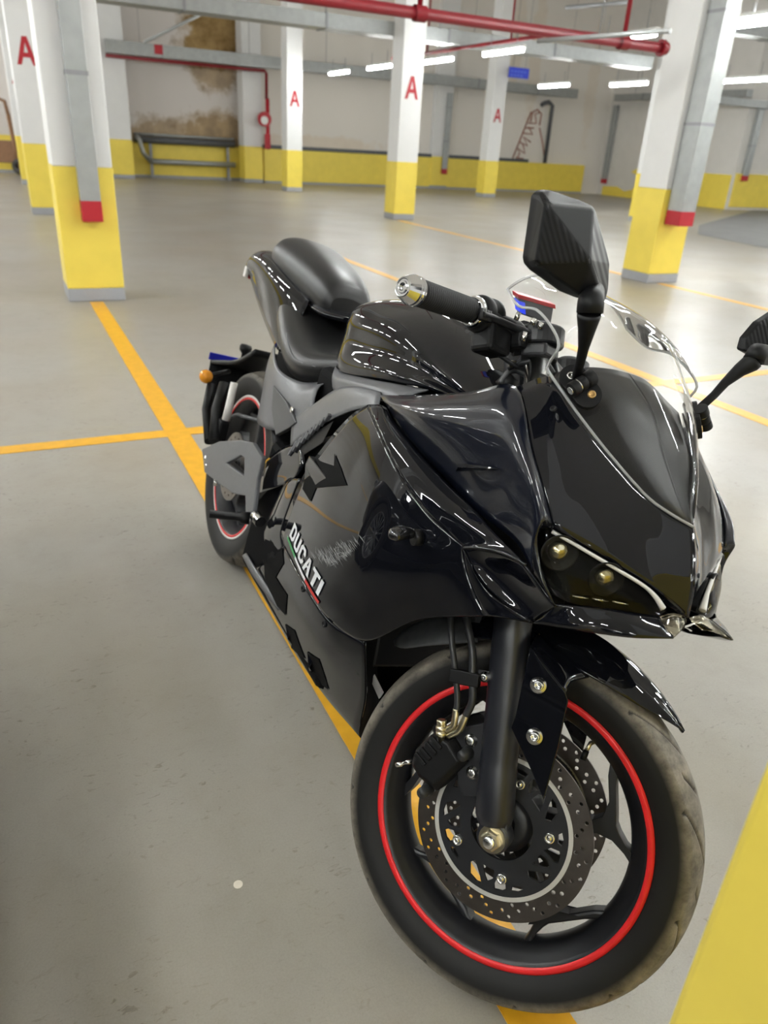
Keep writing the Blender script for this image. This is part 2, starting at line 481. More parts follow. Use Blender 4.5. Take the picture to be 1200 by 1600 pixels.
tag(drop((_a[0] + _b[0]) / 2, 6.683, _a[2], 5.0, _b[0] - _a[0], .22, 'x'), 'steel cable tray down the right-hand column, red painted end')
_a = (13.9260, 24.2000, 0.4793); drop(_a[0], 24.38, _a[2], 2.9, .2, .06, 'steel cable drop with red end on the slim wall pier')
_a = (20.8000, 24.6621, 0.4003)
t = empty('cable_drop', (20.87, min(_a[1], 24.2), _a[2]), 'steel cable drop with red end on the flaking return wall', 'cable tray', 'cable drops with red ends')
MB().box2((-.12, -.1, .15), (0, .1, 3.0 - _a[2])).build('channel', M['galv'], t, bevel=.004)
tag(MB().box2((-.122, -.102, 0), (0, .102, .15)).build('tip', M['red_paint'], t), 'red painted end')
_a = (21.3246, 18.2000, 0.8497); drop(_a[0], 18.34, _a[2], 3.0, .22, .12, 'steel cable drop with red end above the ramp dado')
# trays along the back wall
_a = (3.1520, 23.9500, 3.0497); _b = (7.9466, 23.9500, 3.0647)
tray((_a[0], 23.95, _a[2]), (_b[0], 23.95, _a[2]), 'long steel cable tray in front of the damp-stained recess', .3, .3)
_r = empty('sprinkler_pipe', (_a[0], 23.95, _a[2] - .06), 'thin red pipe under the tray by the stained recess, bending down to the hose point', 'pipe')
_h = (7.5739, 24.1000, 2.1110)
MB().tube([(0, .05, 0), (_h[0] - _a[0] - .06, .05, 0), (_h[0] - _a[0], .1, -.06), (_h[0] - _a[0], .12, 2.34 - _a[2])], .045, 10).build('pipe_run', M['red_pipe'], _r)
MB().box((1.35, -.16, .24), (.22, .02, .22)).build('junction_box', M['red_paint'], _r, bevel=.01)
tray((8.6187, 24.3, 3.0870), (18.9595, 24.3, 2), 'steel cable tray along the far back wall', .3, .28)
tray((17.2782, 18.0, 2.8369), (33, 18.0, 2), 'steel cable tray along the wall above the ramp', .25, .2)
tray((20.6, 24.0, (20.6000, 24.1100, 3.1157)[2]), (20.6, 18.2, 2), 'steel cable tray along the return wall', .25, .2)
_a = (4.6577, 14.2500, 3.2217); _b = (12.8456, 14.2500, 3.1964)
tray((_a[0] - 3, 14.25, _a[2] - .22), (_b[0], 14.25, _a[2] - .22), 'wide steel cable tray behind the central column', .45, .22)
tray((12.2447, 12.0, 3.4990 - .05), (26, 12.0, 2), 'grey cable tray at the upper right edge', .35, .25)
# big red main
_a = (2.4160, 6.4500, 2.2414); _b = (6.0497, 6.4500, 2.2686)
_r = empty('red_water_main', (_a[0] - 5, 6.45, _a[2] + .01), 'thick red water main crossing the top of the view, flanged end', 'pipe')
L = _b[0] - _a[0] + 5
tag(MB().tube([(0, 0, 0), (L - .06, 0, 0)], .045, 16).build('pipe_run', M['red_pipe'], _r), 'red painted pipe')
MB().lathe([(.001, 0), (.072, 0), (.072, .03), (.055, .035), (.055, .075), (.001, .08)], (L - .09, 0, 0), (1, 0, 0), 16, False).build('end_flange', M['red_pipe'], _r)
for x in (3.3377 - (_a[0] - 5), 5.5001 - (_a[0] - 5)):
    MB().tube([(x, 0, 0), (x, 0, 3.2)], .022, 10).lathe([(.06, -.05), (.06, .05)], (x, 0, 0), (1, 0, 0), 16).build('riser', M['red_pipe'], _r)
_p = empty('sprinkler_branch', (0, 0, 0), 'slim red branch pipe carrying the row of lamps', 'pipe')
_a = (8.5179, 16.2000, 2.9318); 
MB().tube([(8.3, 11.0, 2.98), (8.3, 17.2, 2.98)], .03, 10).tube([(8.3, 11.0, 2.98), (9.5, 11.0, 3.0)], .03, 10).build('pipe_run', M['red_pipe'], _p)
for y in (12.6, 15.6): MB().tube([(8.3, y, 2.98), (8.3, y, WH - .01)], .02, 8).build('riser', M['red_pipe'], _p)
# thin conduit from upper left down to the tray
_a = (5.7465, 21.0000, 4.1750); _b = (3.6490, 21.0000, 3.1164)
_c = MB().tube([_a, _b], .035, 8).build('conduit', M['galv']); tag(_c, 'slanting grey conduit under the ceiling left of centre', 'conduit')
_a = (4.3569, 6.2000, 2.1384); _b = (4.5975, 4.9000, 2.1304)
_c = MB().tube([_a, _b], .018, 8).build('conduit', M['galv'])
MB().tube([Vector(_a).lerp(Vector(_b), .5), Vector(_a).lerp(Vector(_b), .5) + Vector((0, 0, WH - _a[2] - .3))], .005, 6).build('hanger', M['galv_dark'], _c)
tag(_c, 'thin grey conduit crossing above the red main', 'conduit')
_a = (8.9223, 12.0000, 3.4542); _b = (8.9596, 10.5000, 3.3786)
_c = MB().tube([_a, _b], .03, 8).build('conduit', M['galv_dark']); tag(_c, 'short dull pipe stub near the top right of centre', 'conduit')
# dark pipe hooking into the wall
_a = (18.1167, 24.3000, 2.8117); _b = (18.1980, 24.3000, 1.0440)
_c = MB().tube([(_a[0] - .35, 24.55, _a[2]), (_a[0] - .35, 24.42, _a[2] + .05), (_a[0] - .2, 24.4, _a[2] + .1), (_a[0], 24.4, _a[2]), (_a[0], 24.4, .98)], .07, 10).build('drain_pipe', M['dark_pipe'])
tag(_c, 'dark downpipe with a hooked top right of the scribble', 'pipe')

# ---------------------------------------------------------------- lamps
lamp_src = None
def lamp(x, y, z, label, rz=0.0):
    global lamp_src
    if lamp_src is None:
        t = empty('ceiling_lamp', (x, y, z))
        a = MB().box2((-.04, -.62, .03), (.04, .62, .075)).build('housing', M['lamp_housing'], t, bevel=.005)
        b = MB().tube([(0, -.59, 0), (0, .59, 0)], .03, 10).build('tube', M['lamp_tube'], t)
        c = MB().tube([(0, -.4, .075), (0, -.4, .3)], .006, 6).build('hanger', M['galv_dark'], t)
        d = MB().tube([(0, .4, .075), (0, .4, .3)], .006, 6).build('hanger', M['galv_dark'], t)
        lamp_src = (t, [a, b, c, d])
    else:
        t = lamp_src[0].copy(); COL.objects.link(t)
        for ch in lamp_src[1]:
            c = ch.copy(); COL.objects.link(c); c.parent = t
        t.location = (x, y, z)
    t.rotation_euler = (0, 0, rz)
    tag(t, label, 'lamp', 'fluorescent lamps')
    return t
LZ = 2.8
NUM = 'one two three four five six seven eight nine ten eleven twelve thirteen fourteen fifteen sixteen seventeen'.split()
lamp(8.2, 12.65, LZ, 'lit tube lamp on the red branch pipe left of the blue sign')
lamp(8.2, 14.97, LZ, 'lit tube lamp just right of the central column')
lamp(8.08, 17.4, LZ, 'lit tube lamp just left of the central column')
lamp(12.87, 17.4, LZ, 'lit tube lamp right below the blue sign, leftmost of the right-hand row')
lamp(13.36, 15.26, LZ, 'lit tube lamp in the gap left of the right-hand column')
lamp(13.75, 12.4, LZ, 'lit tube lamp right of the column tray, lower one')
lamp(8.42, 7.25, LZ, 'lit tube lamp at the upper right edge')
lamp(8.3, 9.7, LZ, 'tube lamp hidden behind the right-hand column')
lamp(8.1, 19.8, LZ, 'lit tube lamp far behind the central column', )
for i in range(-5, 2):
    lamp(8.2, 4.9 + (i - 1) * 2.4 + 2.4, LZ, 'overhead tube lamp in the row right of the motorcycle, number %s counted from the front' % NUM[i + 5])
LX = [3.1, -2.3, -8.5]  # both left rows are unseen, added to brighten floor, walls and near column
for x in LX:
    for i in range(-6, 11):
        y = i * 2.4 - .2
        if (x > 0 and y > 5.5): continue
        if y < 0 and i % 2 and x != -2.3: continue
        lamp(x, y, LZ + (.35 if x > 0 else .3), 'overhead tube lamp in the %s, number %s counted from the front' % ({3.1: 'row above the motorcycle bay', -2.3: 'added unseen row left of the motorcycle', -8.5: 'added unseen far left row'}[x], NUM[i + 6]))
for x, ys in ((13.5, (-9.6, -6.0, -2.4, 0, 2.4, 4.8, 7.2)), (19.0, (-3.5, 0, 3.5, 7, 10.5, 14)), (26, (0, 5, 10, 14))):  # the two rows furthest right are added to brighten the far walls
    for k, y in enumerate(ys): lamp(x, y, LZ, 'overhead tube lamp in the %s, number %s counted from the front' % ({13.5: 'row right of the view', 19.0: 'added row before the ramp', 26: 'added row above the ramp'}[x], NUM[k]))

# ---------------------------------------------------------------- blue sign, hose point, pipe rack, scribble, cart, disc
_a = (13.6248, 20.6000, 3.4356); _b = (14.3077, 20.6000, 3.1744)
t = empty('hanging_sign', ((_a[0] + _b[0]) / 2, 20.6, _b[2]), 'blue rectangular sign high on the far column', 'sign')
w, h = _b[0] - _a[0], _a[2] - _b[2]
MB().box2((-w / 2, -.015, 0), (w / 2, .015, h)).build('panel', M['blue_sign'], t, bevel=.004)
k = MB()
for r_, n_ in ((.62, 5), (.24, 4)):
    for i in range(n_):
        k.box((-w * .36 + i * w * .165, -.017, h * r_), (w * .1, .004, h * .16))
tag(k.build('print', M['sign_print'], t), 'two rows of pale, unreadable print')
for x in (-w * .3, w * .3): MB().tube([(x, 0, h), (x, 0, WH - _b[2] - .005)], .006, 6).build('hanger', M['galv_dark'], t)

_h = (7.5836, 24.2000, 0.8289)
t = empty('hose_point', (_h[0], 24.0, 1.0), 'red fire hose point with pipe beside the wall pier', 'fire hose')
MB().tube([(.02, .08, -.05), (.02, .08, 1.3)], .06, 12).build('standpipe', M['red_paint'], t)
MB().lathe([(.001, -.05), (.2, -.05), (.2, .05), (.001, .05)], (-.1, 0, .75), (0, 1, 0), 20, False).build('hose_reel', M['red_paint'], t)
MB().lathe([(.001, -.06), (.11, -.06), (.11, .06), (.001, .06)], (-.12, -.01, .72), (0, 1, 0), 20, False).build('reel_hub', M['lamp_housing'], t)
MB().box((-.02, 0, .16), (.16, .12, .4)).build('nozzle_box', M['red_paint'], t, bevel=.01)

_a = (3.9298, 24.9000, 0.9471); _b = (7.1279, 24.9000, 0.8574)
t = empty('pipe_rack', (_a[0], 24.85, 0), 'grey pipe rack standing in the damp-stained recess', 'rack')
W = _b[0] - _a[0] - .35
MB().tube([(-.1, 0, 1.02), (W, 0, 1.02)], .085, 12).build('upper_pipe', M['dark_pipe'], t)
MB().tube([(-.1, .02, 1.16), (W, .02, 1.16)], .04, 10).build('upper_pipe', M['galv'], t)
MB().tube([(.3, -.05, .46), (W, -.05, .46)], .07, 12).build('lower_pipe', M['galv'], t)
MB().tube([(-.05, -.12, 1.1), (.02, -.2, 1.0), (.08, -.22, .7), (.3, -.1, .46)], .07, 10).build('elbow_pipe', M['galv'], t)
for x in (.35, W - .2):
    MB().box((x, .05, .55), (.08, .08, 1.1)).build('leg', M['galv_dark'], t)

sc_ = MB()
for s_ in [[(16.9028, 24.5800, 0.9178), (17.1007, 24.5800, 1.2373), (16.9920, 24.5800, 1.3971), (17.3213, 24.5800, 1.2470), (17.1877, 24.5800, 1.5499)],
           [(16.9557, 24.5800, 1.1069), (17.2934, 24.5800, 1.0796)], [(17.0410, 24.5800, 1.6040), (17.3906, 24.5800, 1.4981), (17.1782, 24.5800, 1.7739), (17.5079, 24.5800, 1.6272)],
           [(17.1582, 24.5800, 1.8945), (17.5487, 24.5800, 1.8747), (17.3427, 24.5800, 2.1066)], [(17.2404, 24.5800, 2.0606), (17.5688, 24.5800, 2.0790)],
           [(17.3224, 24.5800, 2.2261), (17.6542, 24.5800, 2.2253), (17.5470, 24.5800, 2.5197), (17.7313, 24.5800, 2.5712)],
           [(17.3974, 24.5800, 2.2706), (17.4312, 24.5800, 2.5523), (17.6317, 24.5800, 2.6645), (17.8208, 24.5800, 2.5368), (17.8027, 24.5800, 2.1732)],
           [(17.8171, 24.5800, 2.0929), (18.0485, 24.5800, 1.5918), (18.2283, 24.5800, 1.0763)], [(16.8044, 24.5800, 1.0177), (17.1483, 24.5800, 1.9546), (17.3736, 24.5800, 2.5685)]]:
    sc_.tube(s_, .022, 6)
tag(sc_.build('wall_scribble', M['scribble']), 'brown-red scribble climbing the back wall beside the downpipe', 'graffiti')

_a = (0.3596, 24.4209, 0.0000)
t = empty('hand_cart', _a, 'brown framed hand cart with grey wheel at the far left edge', 'cart')
t.rotation_euler = (0, 0, -.5)
MB().tube([(-.35, 0, .15), (-.3, .1, 1.6), (-.1, .14, 1.85), (.15, .12, 1.75), (.22, .08, 1.45)], .045, 10).build('frame', M['brown_frame'], t)
MB().tube([(.22, .08, 1.45), (.3, 0, .75), (.38, -.02, .15)], .05, 10).build('frame', M['brown_frame'], t)
MB().box((0, .05, .55), (.7, .05, .55)).build('back_panel', M['brown_frame'], t, bevel=.02)
MB().lathe([(.06, -.05), (.17, -.06), (.2, 0), (.17, .06), (.06, .05), (.06, -.05)], (.36, -.05, .2), (.3, 1, 0), 20).build('wheel', M['rubber'], t)

_a = (0.2221, 0.9541, 0.0005)
o = MB().lathe([(.0001, 0), (.0088, 0), (.0088, .0007), (.0001, .0007)], (0, 0, 0), (0, 0, 1), 24, False).build('paper_disc', M['paper'])
o.location = (_a[0], _a[1], .0005)
tag(o, 'small round cream disc lying on the bare floor', 'disc')

# ================================================================ dark car parked left of the view (shades the near floor and shows in the glossy fairing)
M['car_paint'] = mat('black_car_paint', (0.006, 0.006, 0.007), 0.3, spec=0.2, coat=1.0)
M['car_glass'] = mat('dark_car_glass', (0.008, 0.009, 0.01), 0.05, spec=0.6)
M['car_trim'] = mat('dull_black_trim', (0.012, 0.012, 0.012), 0.6)
M['car_rim'] = mat('silver_alloy', (0.42, 0.42, 0.43), 0.3, metal=0.9)
M['car_lamp'] = mat('clear_car_lamp', (0.5, 0.5, 0.52), 0.1, metal=0.6)
M['car_red'] = mat('red_car_lamp', (0.3, 0.01, 0.015), 0.15)
def car(x, y):
    t = empty('parked_car', (x, y, 0), 'black car parked left of the motorcycle, outside the picture edge', 'car')
    W = .88
    #      y      sill  side  belt  belt_z roof_w roof_z  bottom
    S = [(-2.22, .60, .66, .60, .88, .45, .92, .36), (-2.10, .74, .80, .74, .92, .58, .97, .26), (-1.75, .80, .86, .80, .95, .62, 1.03, .20), (-1.25, .82, W, .82, .94, .58, 1.22, .18), (-.70, .82, W, .82, .93, .56, 1.42, .18),
         (0, .82, W, .82, .92, .57, 1.47, .18), (.55, .82, W, .82, .92, .57, 1.40, .18), (1.05, .82, W, .81, .92, .60, 1.12, .18), (1.30, .81, .87, .80, .91, .62, .97, .18), (1.75, .79, .85, .76, .82, .58, .87, .20), (2.05, .72, .78, .68, .70, .50, .75, .22), (2.18, .58, .62, .55, .60, .40, .64, .30)]
    rows = []
    for (l, ws, wm, wb, zb, wr, zr, z0) in S:
        half = [(ws * .92, z0), (ws, z0 + .05), (wm, .52 if zb > .65 else .45), (wb + (wm - wb) * .25, zb - .04), (wb, zb), (wr + .03, zr - .05), (wr * .8, zr), (0, zr + .015)]
        rows.append([Vector((a, l, z)) for a, z in half] + [Vector((-a, l, z)) for a, z in half[:-1]][::-1])
    G = grid(rows, 4, 3)
    mb = net(MB(), G)
    for r in (G[0], G[-1]): mb.add(r, [tuple(range(len(r)))], False)
    mb.build('body', M['car_paint'], t)
    def glass(pts):
        MB().add(pts, [tuple(range(len(pts)))]).build('window', M['car_glass'], t, solid=.004)
    for s in (-1, 1):
        glass([Vector((s * .815, .86, .955)), Vector((s * .822, .0, .955)), Vector((s * .655, .0, 1.385)), Vector((s * .66, .42, 1.345))])
        glass([Vector((s * .822, -.06, .955)), Vector((s * .825, -.95, .965)), Vector((s * .665, -.68, 1.33)), Vector((s * .655, -.06, 1.385))])
        MB().box2((s * .86, -1.35, .20), (s * .895, 1.35, .30)).build('sill', M['car_trim'], t, bevel=.01)
        MB().box((s * .98, .72, 1.0), (.2, .12, .14)).build('door_mirror', M['car_paint'], t, bevel=.03, seg=3)
        for d in (.25, -.75): MB().tube([(s * .885, d, .8), (s * .905, d - .03, .8), (s * .905, d - .17, .8), (s * .885, d - .2, .8)], .012, 8).build('door_handle', M['car_trim'], t)
        MB().box((s * .6, 2.08, .63), (.3, .14, .1)).build('head_lamp', M['car_lamp'], t, bevel=.03, seg=3)
        MB().box((s * .62, -2.17, .78), (.26, .1, .13)).build('tail_lamp', M['car_red'], t, bevel=.03, seg=3)
        for l in (-1.32, 1.32):
            c = (s * .80, l, .32)
            w = MB().lathe([(.22, -.1), (.30, -.1), (.32, -.07), (.325, 0), (.32, .07), (.30, .1), (.22, .1)], c, (s, 0, 0), 40).build('tyre', M['rubber'], t)
            MB().lathe([(.372, .07), (.372, .098), (.322, .098), (.322, .07)], c, (s, 0, 0), 40).build('wheel_arch', M['car_trim'], w)
            MB().lathe([(.225, .096), (.215, .105), (.205, .09), (.2, .02), (.0001, .02)], c, (s, 0, 0), 40).build('rim', M['car_rim'], w)
            for k in range(16):
                a = 2 * PI * k / 16; ca, sa = math.cos(a), math.sin(a)
                MB().tube([Vector(c) + Vector((s * .09, ca * .03, sa * .03)), Vector(c) + Vector((s * .094, ca * .21, sa * .21))], [.010, .006], 6).build('spoke', M['car_rim'], w)
            MB().lathe([(.0001, .1), (.045, .098), (.05, .085), (.05, .02)], c, (s, 0, 0), 20).build('hub_cap', M['car_rim'], w)
    glass([Vector((-.70, 1.12, 1.0)), Vector((.70, 1.12, 1.0)), Vector((.55, .55, 1.40)), Vector((-.55, .55, 1.40))])
    glass([Vector((-.68, -1.38, 1.06)), Vector((.68, -1.38, 1.06)), Vector((.54, -.82, 1.38)), Vector((-.54, -.82, 1.38))])
    return t
car(-1.63, 1.02)

# ================================================================ motorcycle: frame of reference
# local axes: x forward, y left, z up, origin under the rear axle; the whole machine leans on its side stand
from mathutils.bvhtree import BVHTree
BX = Vector((-0.001396, -0.999999, 0.0)); BY = Vector((0.961453, -0.001342, -0.274966)); BZ = Vector((0.274966, -0.000384, 0.961454))
MBIKE = Matrix(((BX.x, BY.x, BZ.x, .542606), (BX.y, BY.y, BZ.y, 2.171995), (BX.z, BY.z, BZ.z, .0026), (0, 0, 0, 1)))
bike = empty('motorcycle', (0, 0, 0), 'black sports motorcycle with red wheel stripes leaning on its stand', 'motorcycle')
bike.matrix_world = MBIKE
# steered front end: x forward of the wheel, y left along the axle, z up the fork, origin at the wheel centre
FXa = Vector((0.765231, 0.546173, 0.340760)); FYa = Vector((-0.498973, 0.837672, -0.222107)); FZa = Vector((-0.406754, -0.000067, 0.913538))
FO = Vector((1.472055, 0.019191, 0.284122))
MFRONT = Matrix(((FXa.x, FYa.x, FZa.x, FO.x), (FXa.y, FYa.y, FZa.y, FO.y), (FXa.z, FYa.z, FZa.z, FO.z), (0, 0, 0, 1)))
def front(o):
    o.parent = bike; o.matrix_local = MFRONT; return o
def inF(p):  # steered -> bike
    return MFRONT @ Vector(p)

B = {}
B['paint'] = mat('black_gloss_paint', (0.0045, 0.005, 0.0075), 0.3, spec=0.0, coat=1.0, coat_rough=0.02)
B['paint_blue'] = mat('blue_black_gloss_paint', (0.0045, 0.006, 0.0125), 0.3, spec=0.15, coat=1.0, coat_rough=0.02)
B['satin'] = mat('satin_black_metal', (0.011, 0.0115, 0.014), 0.42, spec=0.5, noise=0.1, nscale=60)
B['fork'] = mat('satin_black_fork', (0.011, 0.012, 0.017), 0.38, spec=0.6)
B['rimblack'] = mat('black_rim_paint', (0.009, 0.0095, 0.012), 0.4, noise=0.15, nscale=50)
B['plastic'] = mat('matt_black_plastic', (0.0045, 0.0045, 0.005), 0.5, spec=0.25)
B['deck'] = mat('textured_black_deck', (0.014, 0.014, 0.015), 0.45)
B['grey'] = mat('satin_grey_plastic', lin((96, 97, 101)), 0.36, spec=0.5, noise=0.05, nscale=90)
B['grey_dark'] = mat('dark_grey_plastic', lin((70, 71, 74)), 0.4)
B['dusty'] = mat('dusty_guard_plastic', lin((70, 71, 72)), 0.5, noise=0.3, nscale=30)
B['grey_metal'] = mat('grey_cast_metal', lin((88, 89, 92)), 0.45, metal=0.4, noise=0.06, nscale=70)
B['rubber'] = mat('black_grip_rubber', (0.012, 0.012, 0.013), 0.7, bump=0.5, bscale=900)
B['hose'] = mat('dark_hose_rubber', (0.02, 0.021, 0.023), 0.42)
B['red'] = mat('red_rim_stripe', lin((226, 40, 44)), 0.38, noise=0.05, nscale=40)
B['white'] = mat('white_stripe', lin((222, 218, 214)), 0.4)
B['steel'] = mat('polished_steel', (0.72, 0.72, 0.7), 0.22, metal=1.0)
B['disc'] = mat('brushed_brake_steel', (0.17, 0.15, 0.135), 0.34, metal=1.0, noise=0.12, nscale=40)
B['disc_edge'] = mat('bright_brake_steel', (0.62, 0.61, 0.58), 0.5, metal=.6)
B['zinc'] = mat('yellow_zinc_fitting', (0.62, 0.56, 0.4), 0.3, metal=1.0)
B['chrome'] = mat('chrome', (0.75, 0.76, 0.78), 0.08, metal=1.0)
B['gold'] = mat('gold_screw', (0.55, 0.36, 0.15), 0.35, metal=1.0)
B['seat'] = mat('black_seat_vinyl', (0.016, 0.016, 0.0165), 0.36, spec=0.45, bump=0.15, bscale=400)
B['under'] = mat('black_underbody', (0.003, 0.003, 0.0035), 0.75, spec=0.1)
B['amber'] = mat('amber_indicator_lens', lin((232, 150, 30)), 0.25)
B['smoke'] = mat('smoked_indicator_lens', (0.012, 0.012, 0.013), 0.12, coat=.4)
B['blue_plate'] = mat('blue_plastic', lin((28, 34, 150)), 0.35)
B['white_ink'] = mat('white_decal', lin((235, 236, 238)), 0.4)
B['green_ink'] = mat('green_decal', lin((46, 140, 76)), 0.4)
B['red_ink'] = mat('red_decal', lin((196, 52, 46)), 0.4)
B['scratch'] = mat('scratched_paint', lin((150, 150, 150)), 0.6)
B['drl'] = mat('milky_light_guide', lin((206, 204, 200)), 0.3)
B['reflector'] = mat('warm_reflector', (0.85, 0.82, 0.62), 0.18, metal=1.0)
B['screen_blue'] = emis('lit_blue_display', lin((40, 60, 200)), 0.22)
B['red_rim'] = mat('red_anodised', lin((200, 40, 52)), 0.3, metal=0.3)
B['dash'] = mat('grey_instrument_shell', lin((84, 84, 90)), 0.4)

def tyre_mat(name, dusty, R):
    m = mat(name, (0.014, 0.0135, 0.013), 0.58, spec=.3)
    nt = m.node_tree; b = nt.nodes['Principled BSDF']
    tc = nt.nodes.new('ShaderNodeTexCoord')
    sep = nt.nodes.new('ShaderNodeSeparateXYZ'); nt.links.new(tc.outputs['Object'], sep.inputs[0])
    cx = nt.nodes.new('ShaderNodeCombineXYZ'); nt.links.new(sep.outputs['X'], cx.inputs[0]); nt.links.new(sep.outputs['Z'], cx.inputs[1])
    ab = nt.nodes.new('ShaderNodeVectorMath'); ab.operation = 'LENGTH'; nt.links.new(cx.outputs[0], ab.inputs[0])
    n = nt.nodes.new('ShaderNodeTexNoise'); n.inputs['Scale'].default_value = 26; n.inputs['Detail'].default_value = 8; n.inputs['Roughness'].default_value = .7
    nt.links.new(tc.outputs['Object'], n.inputs['Vector'])
    k = nt.nodes.new('ShaderNodeMapRange'); k.inputs['From Min'].default_value = R - .033; k.inputs['From Max'].default_value = R - .017
    nt.links.new(ab.outputs['Value'], k.inputs['Value'])
    k2 = nt.nodes.new('ShaderNodeMapRange'); k2.inputs['From Min'].default_value = .36; k2.inputs['From Max'].default_value = .66; k2.inputs['To Min'].default_value = .3
    nt.links.new(n.outputs['Fac'], k2.inputs['Value'])
    mu = nt.nodes.new('ShaderNodeMath'); mu.operation = 'MULTIPLY'; nt.links.new(k.outputs[0], mu.inputs[0]); nt.links.new(k2.outputs[0], mu.inputs[1])
    mu2 = nt.nodes.new('ShaderNodeMath'); mu2.operation = 'MULTIPLY'; mu2.inputs[1].default_value = dusty; nt.links.new(mu.outputs[0], mu2.inputs[0])
    at = nt.nodes.new('ShaderNodeAttribute'); at.attribute_name = 'groove'
    inv = nt.nodes.new('ShaderNodeMapRange'); inv.inputs['From Min'].default_value = 0.15; inv.inputs['From Max'].default_value = .75; inv.inputs['To Min'].default_value = 1; inv.inputs['To Max'].default_value = .05
    nt.links.new(at.outputs['Fac'], inv.inputs['Value'])
    mu3 = nt.nodes.new('ShaderNodeMath'); mu3.operation = 'MULTIPLY'; nt.links.new(mu2.outputs[0], mu3.inputs[0]); nt.links.new(inv.outputs[0], mu3.inputs[1])
    x = nt.nodes.new('ShaderNodeMix'); x.data_type = 'RGBA'; x.inputs[6].default_value = (0.0085, 0.0083, 0.008, 1); x.inputs[7].default_value = lin((150, 142, 128)) + (1,)
    nt.links.new(mu3.outputs[0], x.inputs[0]); nt.links.new(x.outputs[2], b.inputs['Base Color'])
    return m
B['tyre'] = tyre_mat('dusty_tyre_rubber', .85, .3005)
B['tyre_rear'] = tyre_mat('dusty_rear_tyre_rubber', .5, .3175)

def carbon_mat():
    m = mat('carbon_weave_plastic', (0.016, 0.016, 0.018), 0.45, spec=0.25)
    nt = m.node_tree; b = nt.nodes['Principled BSDF']
    tc = nt.nodes.new('ShaderNodeTexCoord')
    w = nt.nodes.new('ShaderNodeTexWave'); w.wave_type = 'BANDS'; w.bands_direction = 'DIAGONAL'
    w.inputs['Scale'].default_value = 62; w.inputs['Distortion'].default_value = 0.0
    nt.links.new(tc.outputs['Object'], w.inputs['Vector'])
    c = nt.nodes.new('ShaderNodeTexChecker'); c.inputs['Scale'].default_value = 190
    nt.links.new(tc.outputs['Object'], c.inputs['Vector'])
    r = nt.nodes.new('ShaderNodeValToRGB')
    r.color_ramp.elements[0].color = (.003, .003, .0034, 1); r.color_ramp.elements[1].color = (.010, .010, .011, 1)
    nt.links.new(w.outputs['Fac'], r.inputs['Fac']); nt.links.new(r.outputs[0], b.inputs['Base Color'])
    bp = nt.nodes.new('ShaderNodeBump'); bp.inputs['Strength'].default_value = .6; bp.inputs['Distance'].default_value = .001
    nt.links.new(w.outputs['Fac'], bp.inputs['Height']); nt.links.new(bp.outputs['Normal'], b.inputs['Normal'])
    return m
B['carbon'] = carbon_mat()

def clear_mat(name, tint, alpha_front, gloss_rough=0.03, k=1.0):
    """thin clear plastic: see-through with a Fresnel gloss"""
    m = bpy.data.materials.new(name); m.use_nodes = True
    nt = m.node_tree; nt.nodes.remove(nt.nodes['Principled BSDF'])
    out = nt.nodes['Material Output']
    t = nt.nodes.new('ShaderNodeBsdfTransparent'); t.inputs[0].default_value = tuple(tint) + (1,)
    g = nt.nodes.new('ShaderNodeBsdfGlossy'); g.inputs['Roughness'].default_value = gloss_rough; g.inputs[0].default_value = (1, 1, 1, 1)
    f = nt.nodes.new('ShaderNodeFresnel'); f.inputs[0].default_value = 1.33
    a = nt.nodes.new('ShaderNodeMath'); a.operation = 'MULTIPLY_ADD'; a.use_clamp = True; a.inputs[1].default_value = k; a.inputs[2].default_value = alpha_front
    nt.links.new(f.outputs[0], a.inputs[0])
    mx = nt.nodes.new('ShaderNodeMixShader')
    nt.links.new(a.outputs[0], mx.inputs[0]); nt.links.new(t.outputs[0], mx.inputs[1]); nt.links.new(g.outputs[0], mx.inputs[2])
    nt.links.new(mx.outputs[0], out.inputs['Surface'])
    return m
B['shield'] = clear_mat('clear_windscreen', (.93, .93, .92), .0)
B['shield_edge'] = mat('clear_windscreen_edge', (.75, .76, .76), .15)
B['shield_edge'].node_tree.nodes['Principled BSDF'].inputs['Transmission Weight'].default_value = .6
B['lens'] = clear_mat('smoked_headlamp_lens', (.72, .69, .6), .0, .02, .5)

def panel(name, rows, m, parent=bike, ku=5, kv=5, solid=.003, bevel=0.0, both=True):
    """one fairing panel (and its mirror twin) lofted from a net of points"""
    G = grid(rows, ku, kv)
    o = net(MB(), G).build(name, m, parent, solid=solid)
    if both:
        o2 = net(MB(), mirror(G), flip=True).build(name, m, parent, solid=solid)
    return o, G

def plate(loops, thick, res=None):
    """flat plate with holes from closed 2d loops; lies in x/y, extruded in z; returns (verts, faces)"""
    cu = bpy.data.curves.new('outline', 'CURVE'); cu.dimensions = '2D'; cu.fill_mode = 'BOTH'; cu.extrude = thick / 2
    for lp in loops:
        sp = cu.splines.new('POLY'); sp.points.add(len(lp) - 1)
        for p, q in zip(sp.points, lp): p.co = (q[0], q[1], 0, 1)
        sp.use_cyclic_u = True
    ob = bpy.data.objects.new('outline', cu); COL.objects.link(ob)
    dg = bpy.context.evaluated_depsgraph_get()
    me = bpy.data.meshes.new_from_object(ob.evaluated_get(dg))
    vs = [v.co.copy() for v in me.vertices]; fs = [tuple(p.vertices) for p in me.polygons]
    bpy.data.objects.remove(ob); bpy.data.curves.remove(cu); bpy.data.meshes.remove(me)
    return vs, fs

def plate_xz(loops, thick, y):
    vs, fs = plate(loops, thick)
    return [Vector((v.x, y + v.z, v.y)) for v in vs], fs

def circ(cx, cy, r, n=24, a0=0.0):
    return [(cx + r * math.cos(a0 + 2 * PI * i / n), cy + r * math.sin(a0 + 2 * PI * i / n)) for i in range(n)]

